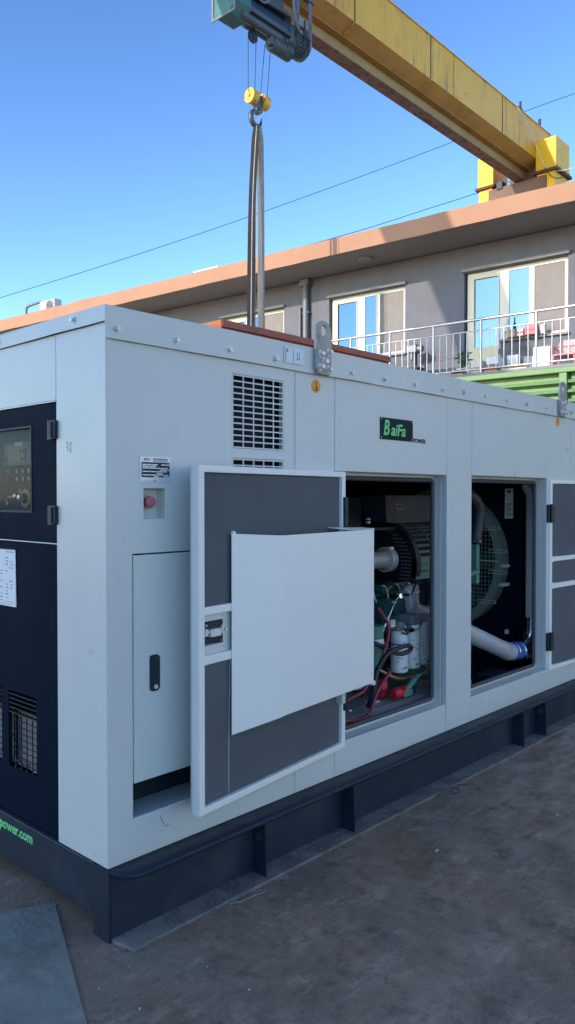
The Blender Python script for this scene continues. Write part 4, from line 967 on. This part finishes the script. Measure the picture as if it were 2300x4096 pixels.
# dark machine by the wall between the windows
root = onb('drill_stand', -8.80, 16.1, FZ, 'dark bench drill on a stand beside the wall between the two windows', 'tool')
m = MB(); m.box(-.22, .22, -.15, .15, .42, .46); m.tube([(.05, .08, .46), (.05, .08, 1.02)], .025, 10); m.build('stand_table', BLKM, root)
for sx in (-1, 1): MB().box(sx * .19 - .015, sx * .19 + .015, -.13, .13, 0, .42).build('leg', BLKM, root)
m = MB(); m.box(-.12, .14, -.1, .12, .80, .98); m.cyl((.0, -.04, .80), (.0, -.04, .64), .035, n=12); m.cyl((.14, 0, .89), (.26, 0, .89), .07, n=16); m.build('motor_head', CAST, root, .02)
m = MB()
for k in range(3): m.tube([(-.12, -.02, .86), (-.12 + .0, -.02 + .16 * math.cos(k * 2.1 + .6), .86 + .16 * math.sin(k * 2.1 + .6))], .009, 6)
m.build('feed_lever', ZINC, root)

# ---------------------------------------------------------------- roof things
root = thing('air_conditioner', BF, (-22.3, 15.95, 7.5), 'white outdoor air-conditioning unit standing on the peach roof edge at the far left', 'air conditioner')
MB().box(-.50, .50, -.18, .18, .22, .74).build('casing', TANKW, root, .02)
m = MB()
for k in range(9): m.ring((.16, -.185, .48), .03 + .024 * k, .004, 'y', 28, 4)
for k in range(12): m.box(.40, .48, -.19, -.181, .28 + k * .036, .292 + k * .036)
m.build('fan_guard', INKG, root)
MB().lathe([(0, 0), (.235, 0)], (.16, -.1815, .48), 'y', 28).build('fan_opening', PIPEG, root)
for sx in (-.4, .4): MB().box(sx - .03, sx + .03, -.2, .2, 0, .22).build('foot', PIPEG, root)
root.scale = (.8, .8, .8)
root = thing('vent_pipe', BF, (-23.7, 15.95, 7.5), 'dark bent vent pipe on the roof left of the air conditioner', 'pipe')
MB().tube(smooth_path([(0, 0, 0), (0, 0, .42), (.03, 0, .55), (.14, 0, .60), (.75, 0, .64), (.86, 0, .60), (.88, 0, .50)]), .045, 12).build('bent_pipe', PIPEG, root)

# ---------------------------------------------------------------- red container behind the machine
cb = (3.55, 2.12, 0)
root = empty('steel_container', Matrix.Translation(cb), 'red oxide painted steel container with its end coloured as sunlit behind the grey machine', 'container')
MB().box(-1.075, 1.085, .012, 2.2, .15, 2.84).build('body', REDOX, root, .01)
m = MB(); m.box(-1.08, 1.09, .0, .09, 2.842, 2.897); m.box(-1.08, 1.09, 2.12, 2.21, 2.842, 2.897); m.box(1.0, 1.09, .09, 2.12, 2.842, 2.897); m.box(-1.07, 1.08, .1, 2.1, 2.842, 2.86); m.build('top_rail', REDOX, root, .006)
MB().box(-1.0895, -1.0765, .006, 2.21, .15, 2.894).build('end_plate', REDLIT, root, .003)
m = MB(); m.box(-1.07, -.9, .06, .2, 0, .148); m.box(.9, 1.07, .06, .2, 0, .148); m.box(-1.07, -.9, 2., 2.18, 0, .148); m.box(.9, 1.07, 2., 2.18, 0, .148); m.build('foot', BLKM, root)
m = MB()
for k in range(12): m.prism([(-1.0 + k * .17, .0), (-.97 + k * .17, -.0), (-.95 + k * .17, .012), (-1.02 + k * .17, .012)], 'z', .2, 2.80)
m.build('side_rib', REDOX, root)

# ---------------------------------------------------------------- green dump truck body
gb = (-3.4, 11.0, 0)
root = thing('dump_truck', BF, gb, 'green ribbed steel body of a parked dump truck beyond the machine, right edge', 'truck')
m = mb(gb); m.box(-6.5, -.5, 11.12, 13.2, 1.3, 1.38); m.box(-6.5, -.5, 11.12, 11.16, 1.38, 3.30); m.box(-6.5, -.5, 13.16, 13.2, 1.38, 3.30); m.box(-6.5, -6.46, 11.16, 13.16, 1.38, 3.3); m.box(-.54, -.5, 11.16, 13.16, 1.38, 3.3)
m.build('dump_body', GREENT, root)
m = mb(gb); m.box(-6.55, -.45, 11.0, 11.16, 3.285, 3.37); m.build('top_rail', GREENT, root, .012)
for k in range(11):
    z = 3.20 - k * .135
    m = mb(gb); m.prism([(11.118, z), (11.04, z - .012), (11.02, z - .055), (11.118, z - .085)], 'x', -6.5, -.5); m.build('side_rib', GREENT, root, .006)
for s_ in (-3.66, -2.1, -.56, -5.2, -6.45): mb(gb).box(s_ - .055, s_ + .055, 11.0, 11.118, 1.3, 3.283).build('side_post', GREENT, root, .008)
m = mb(gb); m.box(-6.2, 1.2, 11.6, 11.75, .85, 1.1); m.box(-6.2, 1.2, 12.6, 12.75, .85, 1.1); m.build('chassis', BLKM, root)
m = mb(gb); m.box(-.2, 1.5, 11.1, 13.2, .7, 2.6); m.build('cab', GREENT, root, .12)
mb(gb).box(.9, 1.508, 11.08, 13.0, 1.7, 2.35).build('cab_window', GLASSW, root)
for s_ in (-5.4, -4.2, .6):
    for d in (11.12, 12.9):
        w = mb(gb).lathe([(.28, 0), (.48, .02), (.5, .06), (.5, .24), (.46, .28), (.28, .28)], (s_, d, .5), 'y', 32).build('wheel', RUBBER, root)
        mb(gb).lathe([(0, .04), (.20, .02), (.28, .03), (.28, .25), (0, .25)], (s_, d, .5), 'y', 24).build('rim', CAST, w)

# ================================================================= GANTRY CRANE
kb = (12, 11.84, 12.17)
CR = thing('gantry_crane', CF, (26, 11.84, 0), 'weathered yellow gantry crane whose long box girder crosses the sky', 'crane')
kb = (26, 11.84, 0)
U0, U1 = -14, 26.2; wc = 11.84
hw = .56
mb(kb).prism([(wc - hw, 12.78), (wc - hw, 13.92), (wc + hw, 13.92), (wc + hw, 12.78), (wc + hw - .02, 12.775), (wc + hw - .02, 13.90), (wc - hw + .02, 13.90), (wc - hw + .02, 12.775)], 'x', U0, U1)
m = mb(kb)
m.box(U0, U1, wc - hw, wc - hw + .02, 12.78, 13.915); m.box(U0, U1, wc + hw - .02, wc + hw, 12.78, 13.915)
m.box(U0, U1, wc - hw - .03, wc + hw + .03, 13.917, 13.94)
for u in [U0 + .05 + 1.68 * k for k in range(24)]:
    m.box(u, u + .014, wc - hw - .004, wc - hw - .0002, 12.79, 13.9)
m.build('box_girder', YEL, CR)
for u in (15.03, 18.42, 22.6): mb(kb).box(u, u + .035, wc - hw - .010, wc - hw - .0045, 12.785, 13.93).build('girder_seam', RUSTD, CR)
# lower sloping plates with haunch at the far end
def slope(side):
    w0, w1 = wc - side * hw, wc - side * .20; vs = []; fs = []; rnd = random.Random(6)
    us = [U0 + (U1 - U0) * k / 60 for k in range(61)]
    for u in us: vs += [(u, w0, 12.779 + rnd.uniform(-.003, .003)), (u, w1, 12.60)]
    for k in range(60): fs.append((2 * k, 2 * k + 2, 2 * k + 3, 2 * k + 1))
    return vs, fs
m = mb(kb); m.add(*slope(1)); m.add(*slope(-1)); m.box(U0, U1, wc - .205, wc + .205, 12.585, 12.60)
for u in (15.03, 18.42, 22.6): m.prism([(wc - hw - .006, 12.776), (wc - .206, 12.596), (wc - .206, 12.575), (wc - hw - .006, 12.750)], 'x', u, u + .06)
m.build('lower_plate', YELSHADE, CR)
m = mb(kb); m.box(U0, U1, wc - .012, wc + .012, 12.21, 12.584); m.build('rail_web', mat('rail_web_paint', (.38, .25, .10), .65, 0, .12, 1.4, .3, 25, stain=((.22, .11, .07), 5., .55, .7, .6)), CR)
m = mb(kb); m.prism([(wc - .18, 12.17), (wc + .18, 12.17), (wc + .18, 12.19), (wc + .015, 12.208), (wc - .015, 12.208), (wc - .18, 12.19)], 'x', U0, U1); m.build('rail_flange', RUST, CR)
# end carriage and legs
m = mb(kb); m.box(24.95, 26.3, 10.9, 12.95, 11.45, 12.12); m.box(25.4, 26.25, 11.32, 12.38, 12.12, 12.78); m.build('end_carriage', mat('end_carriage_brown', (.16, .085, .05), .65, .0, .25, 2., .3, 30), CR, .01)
for (w0, w1) in ((10.58, 11.27), (12.80, 13.38)):
    m = mb(kb); m.box(25.0, 26.1, w0, w1, 12.30, 13.32); lg = m.build('leg_head', YELB, CR, .012)
    m = mb(kb); m.box(24.93, 26.17, w0 - .07, w1 + .07, 12.21, 12.298); m.build('joint_flange', RUSTD, lg, .005)
    m = mb(kb); m.prism([(w0 + .06, 12.208), (w1 - .02, 12.208), (w1 + .10, 9.0), (w1 + .3, 0), (w0 - .3, 0), (w0 - .10, 9.0)] if False else [(w0 + .05, 12.208), (w1 - .03, 12.208), (w1 + .16, 0), (w0 - .10, 0)], 'x', 25.03, 26.0); m.build('leg', YELB, CR, .01)
    m = mb(kb)
    for k in range(5):
        m.cyl((24.96 + .25 * k, w0 - .05, 12.298), (24.96 + .25 * k, w0 - .05, 12.34), .02, n=6)
    m.build('flange_bolt', RUSTD, lg)
m = mb(kb); m.box(24.9, 25.2, 12.42, 12.62, 12.05, 12.3); m.cyl((25.3, 11.28, 13.95), (25.3, 11.28, 14.15), .05, n=8); m.cyl((25.9, 11.6, 13.94), (25.9, 11.6, 14.0), .12, n=10); m.cyl((23.9, 11.3, 13.94), (23.9, 11.3, 14.22), .04, n=8); m.box(23.7, 24.1, 11.28, 11.32, 13.94, 14.02); m.build('girder_fitting', BLKM, CR)
# hanging cable at the far end
mb(kb).tube(smooth_path([(23.4, 11.20, 13.93), (23.9, 11.12, 13.5), (24.5, 11.02, 12.9), (24.9, 10.9, 12.35), (25.1, 10.6, 12.20), (25.3, 10.0, 12.2)]), .014, 6).build('hanging_cable', SLINGW, CR)
mb(kb).tube(smooth_path([(24.9, 10.9, 12.32), (24.95, 10.75, 12.05), (25.0, 10.5, 11.9), (25.1, 10.2, 11.95)]), .014, 6).build('hanging_cable', WIRE, CR)

# ---------------------------------------------------------------- hoist trolley
hb = (12.3, 11.84, 12.17)
HO = thing('electric_hoist', CF, hb, 'blue-grey electric wire rope hoist hanging under the yellow girder', 'hoist')
hx, hz = 11.78, 11.78
m = mb(hb); m.lathe([(0, 11.62), (.27, 11.62), (.27, 13.05), (0, 13.05)], (0, hx, hz), 'x', 36)
for k in range(26): m.lathe([(.272, 11.95 + k * .034), (.282, 11.96 + k * .034), (.272, 11.975 + k * .034)], (0, hx, hz), 'x', 28)
m.build('drum', mat('drum_navy', (.03, .06, .12), .5, .1, .2, 4., .2, 40), HO)
m = mb(hb); m.prism([(11.44, 12.0), (11.44, 11.62), (11.62, 11.40), (11.98, 11.40), (12.10, 11.55), (12.10, 12.0), (12.06, 12.05), (11.48, 12.05)], 'x', 11.25, 11.72); m.build('gear_case', HOISTT, HO, .03)
m = mb(hb); m.sheet('x', (11.42, 12.12), (11.38, 12.07), 11.225, 11.248, holes=((11.48, 12.06, 11.44, 12.01),)); m.build('gear_case_rim', HOISTG, HO, .008)
m = mb(hb); m.tube([(11.55, 11.60, 11.52), (12.95, 11.60, 11.52)], .10, 16); m.box(11.6, 13.0, 11.45, 11.58, 11.60, 11.70); m.box(11.7, 12.95, 11.46, 12.1, 12.03, 12.08); m.tube([(11.7, 11.46, 11.98), (12.95, 11.46, 12.03)], .05, 10); m.build('hoist_frame', HOIST, HO, .01)
m = mb(hb); m.lathe([(0, 12.98), (.24, 12.98), (.30, 13.03), (.30, 13.18), (.25, 13.22), (.25, 13.5), (.22, 13.55), (0, 13.56)], (0, 11.72, 11.70), 'x', 32)
for k in range(24):
    a = 2 * math.pi * k / 24; m.box(13.22, 13.48, 11.72 + .262 * math.cos(a) - .006, 11.72 + .262 * math.cos(a) + .006, 11.70 + .262 * math.sin(a) - .01, 11.70 + .262 * math.sin(a) + .01)
m.build('motor', HOIST, HO)
m = mb(hb); m.lathe([(0, 13.56), (.27, 13.56), (.29, 13.60), (.29, 13.66), (.25, 13.70), (0, 13.71)], (0, 11.72, 11.72), 'x', 32); m.build('motor_end', HOISTG, HO)
m = mb(hb); m.lathe([(0, 12.55), (.15, 12.55), (.17, 12.6), (.17, 13.15), (0, 13.2)], (0, 11.68, 11.38), 'x', 24); m.box(12.45, 12.62, 11.55, 11.7, 11.28, 11.48); m.build('limit_gear', HOIST, HO, .01)
m = mb(hb); m.box(13.25, 13.6, 11.5, 11.72, 12.02, 12.22); m.build('brake_box', mat('brake_pinkish_grey', (.34, .31, .31), .6, .1, .2, 6., .2, 40), HO, .02)
# trolley wheels and side plates
m = mb(hb)
for u in (11.9, 12.7):
    for sd in (-1, 1):
        m.lathe([(0, 0), (.10, 0), (.12, .01), (.12, .04), (0, .04)], (u, wc + sd * .13 - .02, 12.31), 'y', 20)
m.build('trolley_wheel', HOIST, HO)
m = mb(hb)
for sd in (-1, 1): m.box(11.7, 12.9, wc + sd * .225 - .008, wc + sd * .225 + .008, 12.02, 12.40)
m.build('side_plate', HOIST, HO, .01)
m = mb(hb); m.tube([(12.05, 11.72, 11.48), (12.05, 11.72, 11.36)], .02, 8); m.lathe([(0, -.03), (.10, -.03), (.13, -.02), (.11, 0), (.13, .02), (.10, .03), (0, .03)], (12.05, 11.72, 11.30), 'y', 28); m.box(12.02, 12.08, 11.68, 11.76, 11.24, 11.44); m.build('upper_sheave', BLKM, HO)
# loose cables over the hoist
m = mb(hb); m.tube(smooth_path([(11.55, 11.35, 12.6), (11.62, 11.33, 12.1), (11.85, 11.32, 11.82), (12.1, 11.33, 11.9), (12.25, 11.35, 12.3), (12.3, 11.36, 12.8)]), .022, 8); m.tube(smooth_path([(12.9, 11.3, 12.8), (12.85, 11.28, 12.3), (12.9, 11.28, 11.95), (13.05, 11.3, 11.72), (13.2, 11.35, 11.75)]), .035, 8)
m.tube(smooth_path([(11.95, 11.4, 12.6), (11.9, 11.4, 12.2), (11.8, 11.42, 11.95), (11.72, 11.42, 11.8)]), .012, 6); m.build('hoist_cable', HOISTG, HO)
# festoon loops
m = mb(hb)
m.tube(smooth_path([(13.12, 11.40, 12.15), (13.10, 11.40, 11.62), (13.17, 11.40, 11.38), (13.32, 11.40, 11.28), (13.47, 11.40, 11.40), (13.52, 11.40, 11.62), (13.54, 11.40, 12.1)]), .020, 8)
m.tube(smooth_path([(12.80, 11.5, 11.6), (12.84, 11.42, 11.25), (13.02, 11.40, 11.12), (13.22, 11.40, 11.2), (13.34, 11.42, 11.5), (13.40, 11.44, 11.9), (13.42, 11.44, 12.15)]), .014, 8); m.build('festoon_loop', WIRE, HO)
m = mb(hb); m.box(13.07, 13.17, 11.385, 11.395, 11.92, 12.60); m.box(13.49, 13.60, 11.385, 11.395, 11.75, 12.55); m.box(12.9, 13.7, 11.39, 11.5, 12.60, 12.63); m.build('festoon_strap', mat('festoon_strap_grey', (.12, .13, .19), .6, 0, .1, 4.), HO)
# ropes
ru = [((11.93, 11.27), (11.99, 10.16)), ((12.17, 11.30), (12.19, 10.24)), ((12.44, 11.30), (12.37, 10.24)), ((12.63, 11.36), (12.57, 10.20))]
for (a, za), (b, zb) in ru: mb(hb).tube([(a, 11.74, za), (b, 11.80, zb)], .0075, 6).build('wire_rope', WIRE, HO)

# ---------------------------------------------------------------- hook block and slings
kb2 = (12.28, 11.80, 9.55)
HK = thing('hook_block', CF, kb2, 'twin sheave hook block, yellow on its lit side, hanging on four ropes', 'hook block')
for u, nm in ((12.02, 'sheave_cover'), (12.38, 'sheave_cover')):
    m = mb(kb2); pts = []
    for k in range(28):
        a = 2 * math.pi * k / 28; pts.append((11.80 + .150 * math.cos(a), 10.10 + .150 * math.sin(a) * (1.08 if math.sin(a) < 0 else 1)))
    m.prism(pts, 'x', u, u + .17); c = m.build(nm, BLOCKY, HK, .02)
    m = mb(kb2); m.lathe([(0, -.03), (.035, -.03), (.045, 0)], (u, 11.80, 10.10), 'x', 16); m.box(u - .006, u, 11.74, 11.86, 10.14, 10.20); m.build('axle_cap', BLOCKY, c)
m = mb(kb2); m.box(12.19, 12.38, 11.74, 11.86, 9.82, 10.18); m.lathe([(0, 9.78), (.06, 9.78), (.075, 9.84), (.06, 9.9)], (12.27, 11.80, 0), 'z', 20); m.build('yoke', HOOKM, HK, .015)
m = mb(kb2)
pts = [(12.27, 9.86), (12.26, 9.80)] + [(12.225 + .145 * math.cos(a), 9.655 + .145 * math.sin(a)) for a in [R(80 + 20 * k) for k in range(1, 13)]]
pts = [(12.27, 9.90), (12.275, 9.84), (12.235, 9.815), (12.14, 9.785), (12.075, 9.70), (12.085, 9.60), (12.16, 9.525), (12.26, 9.51), (12.34, 9.55), (12.38, 9.63), (12.40, 9.74)]
sp = smooth_path([(u, 11.80, z) for u, z in pts], 4); nn = len(sp)
m.tube(sp, [.040 + .018 * math.sin(math.pi * min(1, k / nn * 1.05)) - .036 * max(0, (k / nn - .75) / .25) for k in range(nn)], 14); hk = m.build('hook', HOOKM, HK)
mb(kb2).tube([(12.29, 11.80, 9.79), (12.36, 11.80, 9.70), (12.395, 11.80, 9.66)], .012, 8).build('safety_latch', ZINC, hk)

def ribbon(pts, w, th, ang=0., twist=0.):
    """flat webbing through (u,w,z) points; width lies horizontally at angle ang(deg) in the u-w plane"""
    P = smooth_path(pts, 6); vs = []; fs = []; n = len(P)
    for i, p in enumerate(P):
        t = i / (n - 1); a = R(ang + twist * t); ww = w * min(1, .55 + t * 4) / 2; c, s_ = math.cos(a), math.sin(a)
        dx, dy = c * ww, s_ * ww; nx, ny = -s_ * th / 2, c * th / 2
        vs += [(p.x - dx - nx, p.y - dy - ny, p.z), (p.x + dx - nx, p.y + dy - ny, p.z), (p.x + dx + nx, p.y + dy + ny, p.z), (p.x - dx + nx, p.y - dy + ny, p.z)]
    for i in range(n - 1):
        for k in range(4): fs.append((4 * i + k, 4 * i + (k + 1) % 4, 4 * i + 4 + (k + 1) % 4, 4 * i + 4 + k))
    fs += [(0, 1, 2, 3), (4 * n - 4, 4 * n - 3, 4 * n - 2, 4 * n - 1)]
    return vs, fs
SB = (12.2, 11.80, 4.2)
def sling(label, legs, group='lifting slings hanging from the hook'):
    root = thing('webbing_sling', CF, SB, label, 'sling', group)
    for pts, w, a, tw, mt, nm in legs: mb(SB).add(*ribbon(pts, w, .014, a, tw)).build(nm, mt, root)
    return root
zt = 9.52; ze = 4.45
sling('dark grey webbing sling, left of the pair on the hook', [
    ([(12.19, 11.76, zt), (12.13, 11.75, 8.9), (12.05, 11.74, 7.9), (12.00, 11.73, 6.6), (11.96, 11.72, ze)], .155, -40, 8, SLINGD, 'sling_leg'),
    ([(12.21, 11.84, zt), (12.17, 11.86, 8.9), (12.14, 11.86, 7.9), (12.12, 11.87, 6.4), (12.10, 11.88, ze)], .060, -55, 20, SLINGD, 'sling_leg'),
    ([(12.145, 11.70, zt - .05), (12.07, 11.68, 8.9), (11.98, 11.66, 7.9), (11.925, 11.64, 6.6), (11.88, 11.63, ze)], .012, -40, 0, SLINGW, 'sling_edge'),
    ([(12.17, 11.76, zt - .2), (12.15, 11.75, 8.6), (12.13, 11.72, 7.6), (12.10, 11.70, 6.3), (12.055, 11.70, ze)], .007, -40, 0, SLINGW, 'sling_edge')])
sling('beige webbing sling with a dark edge, right of the pair on the hook', [
    ([(12.30, 11.76, zt), (12.31, 11.75, 8.9), (12.315, 11.74, 7.9), (12.31, 11.73, 6.6), (12.30, 11.72, ze)], .150, -35, 6, SLINGL, 'sling_leg'),
    ([(12.36, 11.84, zt), (12.385, 11.83, 8.9), (12.40, 11.82, 7.9), (12.395, 11.82, 6.6), (12.385, 11.82, ze)], .055, -45, 0, SLINGD, 'sling_leg'),
    ([(12.27, 11.84, zt), (12.25, 11.85, 8.9), (12.24, 11.86, 7.9), (12.235, 11.86, 6.4), (12.225, 11.87, ze)], .055, -50, 10, SLINGD, 'sling_leg')])

# ================================================================= distant power cables
def cable(pts, label):
    tag(MB().tube(smooth_path(pts, 6), .018, 5).build('power_cable', WIRE), label, 'cable', 'power cables across the sky')
cable([(19.6, 41.3, 12.68), (25., 35.6, 15.15), (29.8, 30.5, 17.5), (34.4, 25.7, 19.9), (38.4, 21.4, 22.1), (41., 18.6, 23.7), (43.5, 16.1, 25.0)], 'upper dark power cable crossing the whole sky behind the slings')
cable([(25.4, 27.9, 13.1), (26.7, 26.4, 13.65), (30.3, 22.5, 15.1), (33.1, 19.6, 16.4), (34.6, 18., 17.1), (36.5, 16., 18.1)], 'lower dark power cable running from the roof edge towards the crane leg')

# ================================================================= unseen building added behind the viewer to shade the yard
yb = (-15, -3, 0)
root = empty('shade_building', Matrix.Translation(yb), 'tall pale building added out of view behind the viewer to shade the yard', 'building')
hs = [(y, y + 1.6, z, z + 1.3) for y in (-6.5, -3.5, -.5, 2.5, 5.5) for z in (1.2, 4.2, 7.2)]
m = MB(); m.sheet('x', (-8.5, 8.5), (0, 9.9), 0, .3, holes=hs); m.box(-9, -8.7, -8.5, 8.5, 0, 9.9); m.box(-8.7, 0, -8.5, -8.2, 0, 9.9); m.box(-8.7, 0, 8.2, 8.5, 0, 9.9)
m.build('wall', YARDW, root)
MB().box(-9.2, .35, -8.7, 8.7, 9.902, 10.1).build('roof', YARDW, root)
for h in hs: MB().box(.1, .14, h[0], h[1], h[2], h[3]).build('window', GLASSW, root)
wb = (7.6, -9, 0)  # unseen building added to throw warm sunlight back onto the machine
root = empty('bounce_building', Matrix.Translation(wb), 'cream building added out of view at the right to bounce warm sunlight', 'building')
hs = [(y, y + 2.4, .02, 3.2) for y in (-3.5, 1.2)] + [(y, y + 1.4, 4.0, 5.0) for y in (-4.5, -2, .5, 3)]
m = MB(); m.sheet('x', (-5.5, 5.3), (0, 6.4), 0, .3, holes=hs); m.box(5.7, 6, -5.5, 5.3, 0, 6.4); m.box(.3, 5.7, -5.5, -5.2, 0, 6.4); m.box(.3, 5.7, 5.0, 5.3, 0, 6.4)
m.build('wall', mat('cream_render', (.72, .66, .56), .9, 0, .05, 1.), root)
MB().box(-.3, 6.2, -5.7, 5.5, 6.402, 6.6).build('roof', YARDW, root)
for h in hs: MB().box(.1, .14, h[0], h[1], h[2], h[3]).build('shutter' if h[2] < 1 else 'window', YARDW if h[2] < 1 else GLASSW, root)
# unseen pale ground added behind the viewer to bounce sunlight
struct(MB().box(-60, 40, -60, -7.5, -.3, .004).build('bounce_ground', mat('bounce_concrete', (.48, .46, .42), .85, 0, .1, 1., .3, 20)))

# ================================================================= LIGHT, SKY, CAMERA
EL = R(22.7); AZ = R(171)            # sun position angle from +X
w = bpy.data.worlds.new('World'); scn.world = w; w.use_nodes = True
nt = w.node_tree; bg = nt.nodes['Background']
sky = nt.nodes.new('ShaderNodeTexSky'); sky.sky_type = 'NISHITA'; sky.sun_disc = False
sky.sun_elevation = EL; sky.sun_rotation = R(90) - AZ + 2 * math.pi; sky.altitude = 0; sky.air_density = 1.; sky.dust_density = .3; sky.ozone_density = 2.5
gm = nt.nodes.new('ShaderNodeGamma'); gm.inputs['Gamma'].default_value = 1.5
vm = nt.nodes.new('ShaderNodeVectorMath'); vm.operation = 'SCALE'; vm.inputs['Scale'].default_value = .61
nt.links.new(sky.outputs['Color'], gm.inputs['Color']); nt.links.new(gm.outputs['Color'], vm.inputs[0]); nt.links.new(vm.outputs['Vector'], bg.inputs['Color']); bg.inputs['Strength'].default_value = .15
sun = bpy.data.lights.new('sun', 'SUN'); sun.energy = 2.2; sun.angle = R(.5); sun.color = (1, .89, .76)
so = bpy.data.objects.new('sun', sun); COL.objects.link(so)
d = Vector((-math.cos(AZ) * math.cos(EL), -math.sin(AZ) * math.cos(EL), -math.sin(EL)))
so.rotation_euler = d.to_track_quat('-Z', 'Y').to_euler(); so.location = (-20, 5, 20)
cam = bpy.data.cameras.new('camera'); co = bpy.data.objects.new('camera', cam); COL.objects.link(co)
cam.sensor_fit = 'VERTICAL'; cam.sensor_height = 36; cam.lens = 36 * 1971 / 2575; cam.clip_end = 2000; cam.clip_start = .05
yaw, pit = R(43), R(1.09)
f = Vector((math.cos(yaw) * math.cos(pit), math.sin(yaw) * math.cos(pit), -math.sin(pit)))
co.location = (CX, CY, 1.55); co.rotation_euler = f.to_track_quat('-Z', 'Y').to_euler()
scn.camera = co
scn.view_settings.view_transform = 'Standard'; scn.view_settings.look = 'None'; scn.view_settings.exposure = 1.0; scn.view_settings.gamma = 1
scn.render.engine = 'CYCLES'
scn.cycles.max_bounces = 8; scn.cycles.transparent_max_bounces = 8
